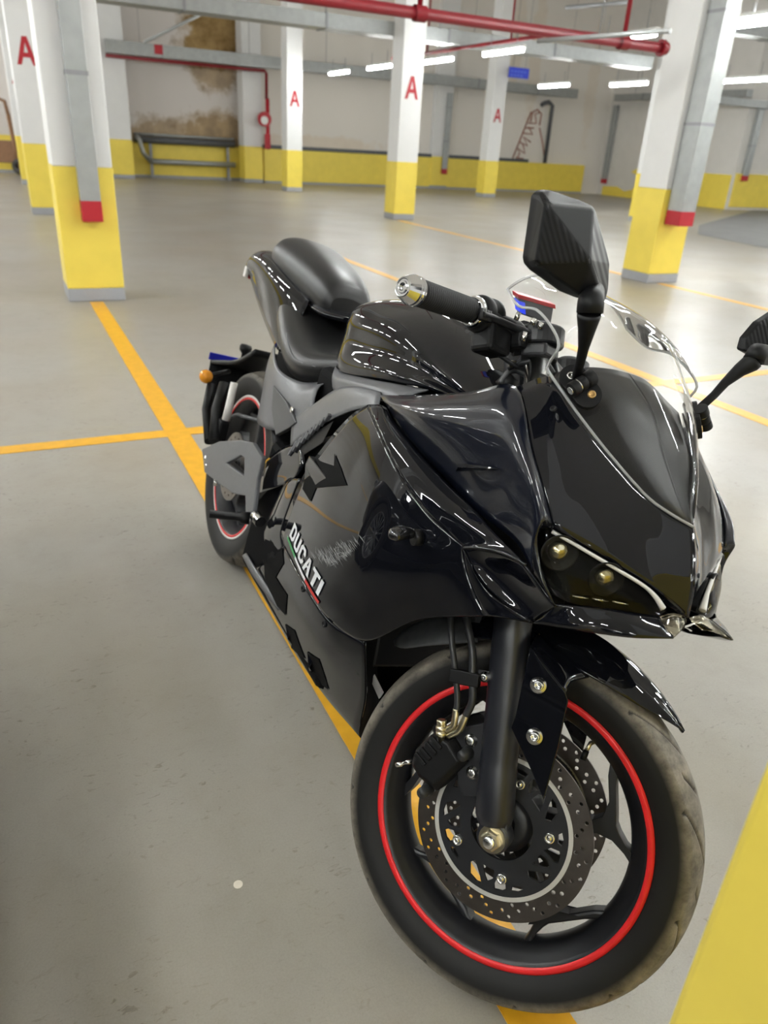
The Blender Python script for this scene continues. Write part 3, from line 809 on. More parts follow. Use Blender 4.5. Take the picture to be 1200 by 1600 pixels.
def offset_poly(pts, k):
    c = Vector((sum(p[0] for p in pts) / len(pts), sum(p[1] for p in pts) / len(pts)))
    return [tuple(c + (Vector(p) - c) * k) for p in pts]

# ================================================================ wheels
def make_tyre(R, hw, bead, n, treads, seed):
    prof = [(bead, -hw * .74), (bead + .006, -hw * .80), (bead + .018, -hw * .95), (R - .033, -hw * 1.0), (R - .024, -hw * .985), (R - .0155, -hw * .91)]
    k = 61
    for i in range(1, k):
        a = -1 + 2 * i / k
        prof.append((R - .0155 * abs(a) ** 2.3, hw * .91 * a))
    prof += [(r, -y) for r, y in prof[:6]][::-1]
    mb = MB(); vs = []; mb.gr = []
    for j in range(n):
        th = 2 * PI * j / n
        for (r, y) in prof:
            g = 0.0
            ay = abs(y) / hw
            if .13 < ay < .97 and r > R - .03:
                side = 1 if y > 0 else -1
                for w, off, ln in ((.62, 0, 1.0), (.40, .36, .55)):
                    ph = th * treads / (2 * PI) + (.5 if side > 0 else 0) + off
                    cen = w * (ay - .12) ** 1.25 * (1.15)
                    d = (ph - cen) % 1.0
                    d = min(d, 1 - d) * 2 * PI * R / treads
                    if ay < .2 + .75 * ln: g = max(g, math.exp(-(d / .0042) ** 2))
            rr = r - .0055 * g
            mb.gr.append(g)
            vs.append((rr * math.cos(th), y, rr * math.sin(th)))
    m = len(prof); fs = []
    for j in range(n):
        j2 = (j + 1) % n
        for i in range(m - 1):
            fs.append((j * m + i, j * m + i + 1, j2 * m + i + 1, j2 * m + i))
    mb.add(vs, fs, True)
    return mb
def tyre_obj(mb, parent, label, m='tyre'):
    o = mb.build('tyre', B[m], parent)
    at = o.data.attributes.new('groove', 'FLOAT', 'POINT')
    at.data.foreach_set('value', mb.gr)
    return tag(o, label)

def rim_mesh(hw):
    f = hw
    prof = [(.2336, -f), (.2336, -f + .004), (.2255, -f + .012), (.222, -f * .4), (.216, -f * .2), (.216, f * .2), (.222, f * .4), (.2255, f - .012), (.2336, f - .004), (.2336, f),
            (.222, f), (.2165, f - .006), (.210, f * .72), (.199, f * .5), (.1945, f * .25), (.1935, 0), (.1945, -f * .25), (.199, -f * .5), (.210, -f * .72), (.2165, -f + .006), (.222, -f), (.2336, -f)]
    return MB().lathe(prof, (0, 0, 0), (0, 1, 0), 120)

def stripe(r0, r1, y):
    s = 1 if y > 0 else -1
    return MB().lathe([(r0, y), (r0, y + s * .0012), ((r0 + r1) / 2, y + s * .0018), (r1, y + s * .0012), (r1, y)], (0, 0, 0), (0, 1, 0), 120)

def spoke(th, hub_r, yk=1.0):
    """Y shaped spoke in the wheel plane"""
    def pt(r, a): return (r * math.cos(th + math.radians(a)), r * math.sin(th + math.radians(a)))
    J = pt(.163, 0); A = pt(.2, 27); A2 = pt(.2, 31); C = pt(.2, -10); C2 = pt(.2, -15)
    H1 = pt(hub_r, 24); H2 = pt(hub_r, -24)
    poly = [H2, pt(.09, -8), pt(.142, -4.2), pt(.165, -6.5), pt(.185, -11.5), pt(.199, -15.5), pt(.199, -10.5), pt(.186, -7.5), pt(.176, -2.5), pt(.172, 1.5), pt(.1745, 7),
            pt(.186, 20), pt(.199, 26), pt(.199, 32), pt(.183, 26.5), pt(.168, 14), pt(.152, 6.5), pt(.135, 4.4), pt(.09, 8), H1]
    vs, fs = plate_xz([poly], .030 * yk, 0)
    return MB().add(vs, fs)

# ---- front wheel
fw = front(rim_mesh(.046).build('front_wheel', B['rimblack']))
tyre_obj(make_tyre(.3005, .0585, .2285, 720, 11, 1), fw, 'wide dusty tyre with curved tread grooves')
for y in (-.0462, .0462):
    tag(stripe(.2222, .2332, y).build('rim_stripe', B['red'], fw), 'red rim stripe')
for k in range(5):
    spoke(math.radians(8 + 72 * k), .045).build('spoke', B['rimblack'], fw, bevel=.005)
MB().lathe([(.018, -.052), (.034, -.052), (.046, -.046), (.046, -.03), (.04, 0), (.046, .03), (.046, .046), (.034, .052), (.018, .052)], (0, 0, 0), (0, 1, 0), 40).build('hub', B['rimblack'], fw)
vs_ = MB().tube([(.128, -.004, .152), (.119, -.012, .148), (.114, -.02, .135)], .0036, 10).build('valve_stem', B['zinc'], fw)
MB().tube([(.1145, -.0195, .137), (.111, -.024, .122)], .0052, 12).build('valve_cap', B['plastic'], fw)
# ---- brake discs
def brake_disc(y, parent):
    holes = []
    for i in range(30):
        a = 2 * PI * i / 30
        for j, rr in enumerate((.1205, .1295, .1385)):
            if (i + j) % 3 != 2 or j == 1:
                aa = a + (j - 1) * .075
                holes.append(circ(rr * math.cos(aa), rr * math.sin(aa), .0033, 10))
    vs, fs = plate_xz([circ(0, 0, .1465, 120), circ(0, 0, .1125, 120)] + holes, .0045, y)
    d = MB().add(vs, fs).build('brake_disc', B['disc'], parent)
    s = -1 if y < 0 else 1
    MB().lathe([(.1085, y + s * .0001), (.1085, y + s * .0026), (.1155, y + s * .0026), (.1155, y + s * .0001)], (0, 0, 0), (0, 1, 0), 120, False).build('inner_edge', B['disc_edge'], d)
    # dark carrier spider with openings
    cut = []
    for k in range(5):
        th = math.radians(3 + 72 * k)
        def q(r, a): return (r * math.cos(th + math.radians(a)), r * math.sin(th + math.radians(a)))
        cut.append([q(.074, 20), q(.083, 17), q(.0985, 24), q(.1015, 32), q(.1, 37), q(.09, 33)])
        cut.append([q(.071, 30), q(.0855, 37.5), q(.093, 41.5), q(.0855, 47), q(.0715, 48)])
        cut.append([q(.073, 54), q(.093, 49), q(.1, 50), q(.1, 57), q(.0965, 61), q(.083, 61)])
        cut.append([q(.092, -4), q(.0985, -6), q(.1005, 0), q(.0985, 6), q(.092, 4)])
    vs, fs = plate_xz([circ(0, 0, .1085, 100), circ(0, 0, .052, 60)] + cut, .005, y)
    MB().add(vs, fs).build('disc_carrier', B['satin'], d, bevel=.0012)
    for k in range(5):
        a = math.radians(3 + 68.5 * k)
        MB().lathe([(.0001, .008), (.0035, .008), (.004, .0055), (.0042, .0055), (.0055, .0075), (.008, .007), (.0086, .0045), (.0086, 0), (.0001, 0)], (.0795 * math.cos(a), y + s * .0025, .0795 * math.sin(a)), (0, s, 0), 20).build('disc_bolt', B['steel'], d)
    return d
brake_disc(-.066, fw); brake_disc(.066, fw)
# ---- axle
ax = front(MB().lathe([(.0001, -.119), (.0135, -.119), (.0135, .119), (.0001, .119)], (0, 0, 0), (0, 1, 0), 20).build('front_axle', B['satin']))
MB().lathe([(.0001, 0), (.0215, 0), (.0215, .003), (.0001, .003)], (0.002, -.1215, -.002), (0, -1, 0), 24, False).build('washer', B['zinc'], ax)
MB().lathe([(.0165, 0), (.0165, .009), (.014, .0115), (.0095, .0115), (.0095, .0001)], (0.002, -.1245, -.002), (0, -1, 0), 6, False).build('axle_nut', B['zinc'], ax, bevel=.0008)
MB().lathe([(.0095, 0), (.0095, .017), (.008, .019), (.0001, .019)], (0.002, -.1245, -.002), (0, -1, 0), 20).build('axle_end', B['steel'], ax)

# ---- fork legs
def fork_leg(s):
    y = .104 * s
    m = MB()
    m.tube([(-.002, y, .345), (-.0025, y, .30), (-.004, y, .12), (-.004, y, .108), (-.004, y, .10), (-.003, y, .03), (-.002, y, .016)],
           [.0305, .0305, .0292, .0292, .0305, .0305, .026], 32)
    m.lathe([(.0001, -.017), (.024, -.017), (.0265, -.013), (.0265, .013), (.024, .017), (.0001, .017)], (.001, y, -.001), (0, 1, 0), 28)
    m.box((.0, y, .012), (.045, .03, .03))
    f = front(m.build('fork_leg', B['fork'], bevel=.002))
    MB().tube([(-.002, y, .34), (.0, y, .80)], .0205, 28).build('stanchion', B['steel'], f)
    MB().lathe([(.0001, 0), (.034, 0), (.034, .03), (.03, .036), (.0001, .036)], (-.002, y, .34), (0, 0, 1), 28).build('dust_seal', B['plastic'], f)
    MB().lathe([(.0001, 0), (.022, 0), (.022, .012), (.016, .016), (.0001, .016)], (.0, y, .80), (0, 0, 1), 24).build('fork_cap', B['satin'], f)
    # lug carrying the caliper bracket
    if s < 0:
        MB().box((-.02, y + .006, .128), (.03, .02, .085)).build('caliper_lug', B['fork'], f, bevel=.004)
    else:
        MB().box((-.02, y - .006, .128), (.03, .02, .085)).build('caliper_lug', B['fork'], f, bevel=.004)
    return f
forkR = fork_leg(-1); forkL = fork_leg(1)
# triple clamps
def clamp_plate(z, t, name):
    lp = [(-.06, -.03), (-.04, -.07), (-.02, -.138), (.02, -.14), (.03, -.1), (.012, -.04), (.012, .04), (.03, .1), (.02, .14), (-.02, .138), (-.04, .07), (-.06, .03)]
    vs, fs = plate([lp], t)
    return front(MB().add([v + Vector((0, 0, z)) for v in vs], fs).build(name, B['satin'], bevel=.004))
clamp_plate(.766, .02, 'upper_yoke'); clamp_plate(.56, .03, 'lower_yoke')

# ---- calipers
def caliper(s):
    """radial plate on the fork lug, body behind it and two hose unions"""
    y = .1 * s
    lp = [(-.018, .172), (-.05, .160), (-.083, .146), (-.088, .13), (-.076, .1), (-.07, .06), (-.058, .044), (-.03, .05), (-.016, .08), (-.013, .12)]
    br_v, br_f = plate_xz([lp], .009, y - .004 * s)
    c = front(MB().add(br_v, br_f).build('caliper_bracket', B['grey_metal'], bevel=.002))
    c.data.materials[0] = B['satin']
    for (bx, bz) in ((-.053, .135), (-.046, .085)):
        MB().lathe([(.0001, 0), (.0105, 0), (.0105, .0022), (.0075, .0024), (.0075, .008), (.005, .0092), (.0001, .0092)], (bx, y + s * .001, bz), (0, s, 0), 20).build('bracket_bolt', B['steel'], c)
    a = math.radians(142); e = Vector((math.cos(a), 0, math.sin(a))); t = Vector((-math.sin(a), 0, math.cos(a)))
    ctr = Vector((-.098, y - .012 * s, .088))
    def at(u, v, w): return ctr + e * u + t * v + Vector((0, s * w, 0))
    # body: octagonal block following the disc edge
    prof = [(-.028, -.040), (.014, -.048), (.034, -.042), (.046, -.02), (.047, .018), (.036, .042), (.012, .047), (-.026, .038)]
    m = MB()
    vs = [at(u, v, -.018) for u, v in prof] + [at(u * .97, v * .97, .020) for u, v in prof] + [at(u * .72 + .004, v * .78, .033) for u, v in prof]
    n = len(prof)
    fs = [tuple(range(n))[::-1], tuple(range(2 * n, 3 * n))]
    for l in range(2):
        fs += [(l * n + i, l * n + (i + 1) % n, (l + 1) * n + (i + 1) % n, (l + 1) * n + i) for i in range(n)]
    m.add(vs, fs)
    b = m.build('caliper_body', B['plastic'], c, bevel=.003)
    for i in range(4):
        v = -.024 + i * .0135
        mm = MB()
        p = at(.028, v, .033); 
        R3 = Matrix((e, Vector((0, s, 0)), t)).transposed()
        mm.box(p, (.024, .008, .0075), R3).build('cooling_rib', B['plastic'], c, bevel=.0015)
    # slide pins
    for v, u in ((.05, -.012), (-.046, -.016)):
        MB().lathe([(.0001, -.02), (.0095, -.02), (.0105, -.006), (.009, -.003), (.0105, 0), (.009, .003), (.009, .02), (.0001, .022)], at(u, v, .02), (0, s, 0), 20).build('slide_pin_boot', B['hose'], c)
    # bleed nipple
    MB().lathe([(.0001, 0), (.004, 0), (.004, .009), (.0028, .012), (.0028, .018), (.0045, .019), (.0045, .029), (.0001, .031)], at(.040, .046, .004), tuple(e * .45 + t * .9), 12).build('bleed_nipple', B['steel'], c)
    return c
calR = caliper(-1); calL = caliper(1)
# banjo bolt and the two hose unions (right side)
bj = MB().lathe([(.0001, -.016), (.0062, -.016), (.0062, .0), (.0095, .001), (.0095, .0075), (.0065, .0085), (.0095, .0095), (.0095, .016), (.0065, .017), (.008, .018), (.008, .026), (.006, .0275), (.0001, .0275)], (-.0995, -.116, .135), (-.05, -.1, 1), 20)
bjo = front(bj.build('banjo_bolt', B['zinc']))
def hose(pts, r, name, m): return front(MB().tube(curve(pts, 6), r, 14).build(name, m))
tag(hose([(-0.0925, -0.1160, 0.1458), (-0.0806, -0.1180, 0.1558), (-0.0778, -0.1200, 0.1680), (-0.0772, -0.1200, 0.1835)], [.0055] * 19, 'hose_union', B['zinc']), 'yellowish metal hose union')
tag(hose([(-0.0890, -0.1140, 0.1369), (-0.0712, -0.1180, 0.1495), (-0.0633, -0.1200, 0.1657), (-0.0592, -0.1200, 0.1787)], [.0058] * 19, 'hose_union', B['zinc']), 'yellowish metal hose union')
hose([(-0.0768, -0.1200, 0.1795), (-0.0769, -0.1200, 0.2020), (-0.0859, -0.1200, 0.2469), (-0.0979, -0.1150, 0.2913), (-0.1104, -0.1000, 0.3362), (-0.1253, -0.0700, 0.3933)], .0052, 'brake_hose', B['hose'])
hose([(-0.0601, -0.1200, 0.1765), (-0.0511, -0.1220, 0.2019), (-0.0546, -0.1220, 0.2369), (-0.0605, -0.1180, 0.2817), (-0.0798, -0.1050, 0.3299), (-0.1063, -0.0700, 0.3899)], .0062, 'brake_hose', B['hose'])
cl = front(MB().box((-.067, -.122, .236), (.05, .016, .022), Matrix.Rotation(.03, 3, 'Y')).build('hose_clamp', B['plastic'], bevel=.002))
MB().box((-.03, -.118, .243), (.034, .004, .018)).build('clamp_strap', B['satin'], cl, bevel=.001)
MB().lathe([(.0001, 0), (.0085, 0), (.0085, .002), (.006, .0025), (.006, .007), (.0035, .0085), (.0001, .0075)], (-.034, -.121, .243), (0, -1, 0), 18).build('clamp_bolt', B['steel'], cl)

# ---- front mudguard
def mudguard():
    rows = []
    st = [(106, .345, .073, .038), (104, .345, .074, .04), (92, .344, .078, .045), (80, .344, .078, .05), (70, .341, .074, .052), (60, .336, .066, .045), (50, .3305, .05, .032), (42, .326, .026, .014), (37, .3225, .004, .002)]
    for a, r, w, d in st:
        c, s_ = math.cos(math.radians(a)), math.sin(math.radians(a))
        row = []
        for k in (-1, -.93, -.72, -.38, 0, .38, .72, .93, 1):
            rr = r - d * (abs(k) ** 2.6) - (.004 * (abs(k) == .38))
            row.append(Vector((rr * c, w * k, rr * s_)))
        rows.append(row)
    G = grid(rows, 5, 3)
    return front(net(MB(), G).build('front_mudguard', B['paint'], solid=.003))
mg = mudguard()
_gr = []
for a, r, w, d in ((134, .362, .018, .012), (130, .366, .046, .034), (122, .363, .064, .048), (113, .355, .072, .052), (103, .348, .078, .05)):
    c, s_ = math.cos(math.radians(a)), math.sin(math.radians(a))
    _gr.append([Vector(((r - d * abs(k) ** 2.4) * c, w * k, (r - d * abs(k) ** 2.4) * s_)) for k in (-1, -.85, -.5, 0, .5, .85, 1)])
tag(net(MB(), grid(_gr, 4, 3)).build('guard_tail', B['dusty'], mg, solid=.003), 'dusty grey rear end of the mudguard')
def side_plate(s):
    y = .139 * s
    lp = [(0.0384, -0.1390, 0.3036), (0.0255, -0.1390, 0.1961), (0.0203, -0.1390, 0.1766), (0.0519, -0.1390, 0.1281), (0.0796, -0.1390, 0.0812), (0.0935, -0.1390, 0.1599), (0.1021, -0.1390, 0.2326), (0.0973, -0.1390, 0.2440), (0.0700, -0.1390, 0.2699)]
    lp = [(p[0], p[2]) for p in lp]
    vs, fs = plate_xz([lp], .004, y)
    o = MB().add(vs, fs).build('side_plate', B['paint'], mg, bevel=.0012)
    for p in ((0.0564, -0.1390, 0.2483), (0.0576, -0.1390, 0.1715)):
        b1 = MB().lathe([(.0001, 0), (.0125, 0), (.0125, .0022), (.0001, .0024)], (p[0], y + s * .002, p[2]), (0, s, 0), 24).lathe([(.008, .002), (.008, .006), (.0065, .0078), (.0042, .0078), (.004, .004), (.0001, .004)], (p[0] + .001, y + s * .002, p[2]), (0, s, 0), 20).build('plate_bolt', B['steel'], mg)
    # bridge from the plate to the guard
    br = [[Vector((lp[0][0], y, lp[0][1])), Vector((lp[0][0] + .002, .1 * s, lp[0][1] + .018)), Vector((.035, .074 * s, .31))],
          [Vector((lp[8][0], y, lp[8][1])), Vector((lp[8][0], .11 * s, lp[8][1] + .02)), Vector((.075, .076 * s, .295))],
          [Vector((lp[7][0], y, lp[7][1])), Vector((lp[7][0] + .005, .105 * s, lp[7][1] + .014)), Vector((.118, .07 * s, .262))]]
    net(MB(), grid(br, 4, 4)).build('bracket_web', B['paint'], mg, solid=.003)
side_plate(-1); side_plate(1)

# ---- rear wheel
rw = rim_mesh(.06).build('rear_wheel', B['rimblack'], bike)
rw.location = (0, 0, .318)
tyre_obj(make_tyre(.3175, .073, .2285, 360, 10, 2), rw, 'rear tyre', 'tyre_rear')
for y in (-.0605, .0605):
    tag(stripe(.2262, .2334, y).build('rim_stripe', B['white'], rw), 'white outer rim stripe')
    tag(stripe(.2185, .226, y).build('rim_stripe', B['red'], rw), 'red inner rim stripe')
for k in range(5):
    spoke(math.radians(30 + 72 * k), .05, 1.2).build('spoke', B['rimblack'], rw, bevel=.005)
MB().lathe([(.018, -.07), (.05, -.07), (.06, -.05), (.06, .05), (.05, .07), (.018, .07)], (0, 0, 0), (0, 1, 0), 32).build('hub', B['rimblack'], rw)
vs, fs = plate_xz([circ(0, 0, .11, 80), circ(0, 0, .075, 60)] + [circ(.093 * math.cos(i * PI / 8), .093 * math.sin(i * PI / 8), .004, 8) for i in range(16)], .004, -.08)
MB().add(vs, fs).build('brake_disc', B['disc'], rw)

# ================================================================ bodywork
V = Vector
# ---- tank
tank_rows = []
for (x, zt, sh, zs, ym, zm, yb, zb) in (
        (.585, .950, .072, .940, .090, .890, .088, .835),
        (.615, .978, .098, .962, .126, .890, .122, .822),
        (.68, 1.0, .115, .978, .150, .888, .150, .818),
        (.77, 1.016, .120, .982, .158, .895, .160, .826),
        (.87, 1.018, .124, .982, .158, .905, .164, .848),
        (.97, .996, .118, .965, .150, .910, .160, .868),
        (1.06, .955, .100, .935, .130, .905, .145, .885),
        (1.13, .915, .075, .905, .095, .895, .11, .885)):
    k_ = max(0.0, 1 - abs(x - .78) / .17)          # knee recess
    half = [(yb, zb), (yb + .004, zb + (zm - zb) * .35), (ym - .007 * k_, zm - .004), (ym - .003 * k_, zm + (zs - zm) * .42), (sh * 1.16, zs - .014), (sh * .62, zt - (zt - zs) * .35)]
    r = [(x, -a, b) for a, b in half] + [(x, 0, zt)] + [(x, a, b) for a, b in half[::-1]]
    tank_rows.append([V(p) for p in r])
tank = net(MB(), grid(tank_rows, 5, 5)).build('tank_cover', B['paint'], bike, solid=.004)
net(MB(), grid([[V((p.x - .0, p.y, p.z)) for p in tank_rows[0]], [V((.60, p.y * .6, p.z - .01)) for p in tank_rows[0]], [V((.62, p.y * .3, .86)) for p in tank_rows[0]]], 3, 5)).build('tank_tail', B['paint'], tank)
MB().lathe([(.055, -.01), (.055, .004), (.05, .008), (.04, .009), (.038, .006), (.0001, .006)], (.90, 0, 1.012), (.08, 0, 1), 40).build('filler_cap', B['chrome'], tank)
# trim strip below the tank
for s in (-1, 1):
    rows = [[V((.60, .105 * s, .822)), V((.60, .118 * s, .806)), V((.60, .112 * s, .785))],
            [V((.70, .150 * s, .817)), V((.70, .162 * s, .80)), V((.70, .155 * s, .775))],
            [V((.82, .166 * s, .836)), V((.82, .178 * s, .82)), V((.82, .175 * s, .79))],
            [V((.94, .166 * s, .860)), V((.94, .182 * s, .846)), V((.94, .186 * s, .82))],
            [V((1.06, .15 * s, .885)), V((1.06, .175 * s, .873)), V((1.06, .188 * s, .855))]]
    net(MB(), grid(rows, 5, 4)).build('tank_trim', B['grey'], bike, solid=.003)

# ---- seats and tail
def seat(name, secs, m, parent=bike):
    rows = []
    for (x, w, zt, zb, crown) in secs:
        rows.append([V((x, -w * .86, zb)), V((x, -w, zb + (zt - zb) * .38)), V((x, -w * .86, zt - (zt - zb) * .22)), V((x, -w * .5, zt - crown * .25)), V((x, 0, zt)), V((x, w * .5, zt - crown * .25)), V((x, w * .86, zt - (zt - zb) * .22)), V((x, w, zb + (zt - zb) * .38)), V((x, w * .86, zb))])
    G = grid(rows, 5, 4)
    mb = net(MB(), G)
    for row in (G[0], G[-1]):
        mb.add(row, [tuple(range(len(row)))], False)
    return mb.build(name, m, parent)
pil = seat('passenger_seat', [(-.075, .072, .99, .958, .01), (-.07, .098, 1.022, .95, .012), (-.045, .106, 1.043, .942, .014), (.0, .108, 1.047, .934, .016), (.08, .104, 1.038, .920, .016), (.19, .093, 1.018, .906, .016), (.265, .083, .998, .895, .016), (.315, .070, .975, .893, .016), (.332, .05, .942, .90, .01)], B['seat'])
tail_rows = []
for (x, zt, wt, zs, ws, zb, wb) in ((-.30, .918, .04, .912, .075, .885, .06), (-.285, .928, .06, .915, .10, .872, .075), (-.22, .968, .078, .942, .112, .845, .078), (-.12, .978, .086, .945, .118, .815, .085), (.02, .955, .09, .928, .118, .775, .092), (.16, .925, .085, .905, .105, .745, .1), (.26, .905, .075, .895, .085, .745, .1)):
    r = [(x, -wb, zb), (x, -(ws + wb) / 2 - .002, (zs + zb) / 2), (x, -ws, zs), (x, -wt, zt), (x, 0, zt + .004), (x, wt, zt), (x, ws, zs), (x, (ws + wb) / 2 + .002, (zs + zb) / 2), (x, wb, zb)]
    tail_rows.append([V(p) for p in r])
tail = net(MB(), grid(tail_rows, 5, 4)).build('tail_cowl', B['paint'], bike, solid=.003)
MB().add([V((-.302, -.07, .90)), V((-.302, .07, .90)), V((-.302, .07, .872)), V((-.302, -.07, .872)), V((-.285, -.085, .9)), V((-.285, .085, .9)), V((-.285, .085, .87)), V((-.285, -.085, .87))], [(0, 1, 2, 3), (0, 4, 5, 1), (3, 2, 6, 7), (0, 3, 7, 4), (1, 5, 6, 2)]).build('tail_lamp', B['red'], tail, bevel=.003)
tag(MB().box((-.285, -.094, .89), (.02, .014, .035)).build('lamp_edge', B['white'], tail, bevel=.004), 'pale lamp edge')
# ledge in front of the passenger seat
seat('seat_ledge', [(.24, .075, .905, .885, .01), (.31, .085, .908, .882, .01), (.37, .075, .906, .884, .01), (.405, .04, .905, .89, .01)], B['paint'], tail)
rider = seat('rider_seat', [(.10, .098, .905, .812, .01), (.13, .112, .900, .80, .012), (.2, .130, .886, .778, .014), (.3, .148, .858, .746, .018), (.4, .155, .832, .728, .02), (.48, .145, .828, .735, .02), (.56, .11, .845, .765, .02), (.63, .07, .872, .80, .02)], B['seat'])
# grey piping along the rider seat
for s in (-1, 1):
    MB().tube(curve([V((.18, .09 * s, .868)), V((.26, .122 * s, .835)), V((.35, .147 * s, .80)), V((.44, .151 * s, .775)), V((.52, .128 * s, .782))], 5), .0025, 8).build('seat_seam', B['grey'], rider)
# side covers: grey frame cover, tail side panel
for s in (-1, 1):
    k = -s
    rows = [[V((.16, .108 * s, .755)), V((.19, .125 * s, .70)), V((.22, .130 * s, .63)), V((.235, .130 * s, .545))],
            [V((.27, .138 * s, .735)), V((.29, .150 * s, .69)), V((.31, .152 * s, .63)), V((.33, .152 * s, .56))],
            [V((.37, .152 * s, .724)), V((.385, .160 * s, .69)), V((.41, .162 * s, .64)), V((.44, .162 * s, .585))],
            [V((.50, .142 * s, .735)), V((.51, .158 * s, .705)), V((.525, .164 * s, .668)), V((.545, .165 * s, .63))],
            [V((.60, .112 * s, .775)), V((.605, .142 * s, .76)), V((.62, .156 * s, .74)), V((.64, .163 * s, .715))]]
    net(MB(), grid(rows, 5, 4)).build('side_cover', B['grey'], bike, solid=.003)
    # dark recess in the frame cover and its bolt
    MB().lathe([(.0001, 0), (.009, 0), (.009, .003), (.005, .004), (.0001, .003)], (.545, .168 * s, .672), (0, s, 0), 16).build('cover_bolt', B['steel'], bike)
    band = [[V((.555, .165 * s, .655)), V((.575, .170 * s, .63)), V((.60, .172 * s, .60))],
            [V((.66, .166 * s, .73)), V((.67, .176 * s, .70)), V((.69, .18 * s, .665))],
            [V((.76, .176 * s, .79)), V((.78, .186 * s, .765)), V((.80, .192 * s, .73))],
            [V((.86, .184 * s, .824)), V((.88, .194 * s, .81)), V((.905, .202 * s, .785))],
            [V((.97, .19 * s, .845)), V((.985, .197 * s, .838)), V((1.0, .205 * s, .825))]]
    net(MB(), grid(band, 5, 4)).build('frame_band', B['grey'], bike, solid=.003)
    # ribbed vent strip between band and fairing
    for i in range(9):
        a = i / 8.0
        p = V((.63, .176 * s, .605)).lerp(V((.80, .197 * s, .735)), a)
        MB().box(p, (.006, .008, .05 - .03 * a), Matrix.Rotation(.5, 3, 'Y')).build('vent_rib', B['grey'], bike, bevel=.001)
    vent = [[V((.605, .17 * s, .60)), V((.62, .172 * s, .56))], [V((.82, .192 * s, .735)), V((.80, .192 * s, .68))]]
    net(MB(), grid(vent, 3, 2)).build('vent_back', B['plastic'], bike)

# ---- upper fairing, right side measured, left side mirrored
ROWS_UP = [
    [(1.0330, -0.2060, 0.8350), (1.0340, -0.2140, 0.8410), (1.0145, -0.2090, 0.8430), (0.9826, -0.1980, 0.8413)],
    [(1.1300, -0.1980, 0.8035), (1.1642, -0.2220, 0.8514), (1.1531, -0.2180, 0.8739), (1.1202, -0.1970, 0.8843)],
    [(1.2518, -0.1920, 0.7878), (1.2796, -0.2160, 0.8644), (1.2719, -0.2140, 0.9090), (1.2393, -0.1920, 0.9274)],
    [(1.3441, -0.1910, 0.7768), (1.3617, -0.2080, 0.8566), (1.3551, -0.2100, 0.9236), (1.3306, -0.1860, 0.9643)],
    [(1.4126, -0.1910, 0.7775), (1.4307, -0.2070, 0.8391), (1.4269, -0.2100, 0.8879), (1.4192, -0.1960, 0.9020)],
    [(1.4598, -0.1930, 0.7771), (1.4728, -0.2050, 0.8245), (1.4723, -0.2090, 0.8590), (1.4670, -0.1930, 0.8625)],
    [(1.5055, -0.1930, 0.7606), (1.4958, -0.2030, 0.7994), (1.4985, -0.2020, 0.8315), (1.4960, -0.1830, 0.8268)],
]
up = panel('side_cowl', ROWS_UP, B['paint_blue'])
ROWS_HLE = [[(1.5055, -0.1930, 0.7606), (1.4958, -0.2030, 0.7994), (1.4985, -0.2020, 0.8315), (1.4960, -0.1830, 0.8268)],
            [(1.5247, -0.1850, 0.7499), (1.5028, -0.1950, 0.7877), (1.4940, -0.1980, 0.8149), (1.4963, -0.1810, 0.8225)],
            [(1.5423, -0.1670, 0.7303), (1.5140, -0.1830, 0.7632), (1.4819, -0.1900, 0.8021), (1.4946, -0.1780, 0.8192)]]
panel('headlamp_surround', ROWS_HLE, B['paint'])
ROWS_STRIP = [
    [(1.0316, -0.2040, 0.8313), (1.0157, -0.2120, 0.8307), (0.9769, -0.2120, 0.8181)],
    [(1.0881, -0.2040, 0.8168), (1.0903, -0.2250, 0.8139), (1.0825, -0.2340, 0.7990)],
    [(1.1681, -0.1990, 0.8016), (1.1902, -0.2270, 0.7932), (1.1979, -0.2390, 0.7642)],
    [(1.2691, -0.1960, 0.7869), (1.2877, -0.2220, 0.7720), (1.2862, -0.2290, 0.7401)],
    [(1.3522, -0.1950, 0.7791), (1.3561, -0.2140, 0.7620), (1.3416, -0.2170, 0.7314)],
    [(1.4135, -0.1950, 0.7694), (1.3987, -0.2040, 0.7550), (1.3724, -0.2100, 0.7275)],
    [(1.4604, -0.1980, 0.7672), (1.4411, -0.2000, 0.7599), (1.4148, -0.2060, 0.7477)],
    [(1.5012, -0.2050, 0.7670), (1.4976, -0.2060, 0.7678), (1.4940, -0.2070, 0.7687)]]
strip = panel('fairing_shoulder', ROWS_STRIP, B['paint'])
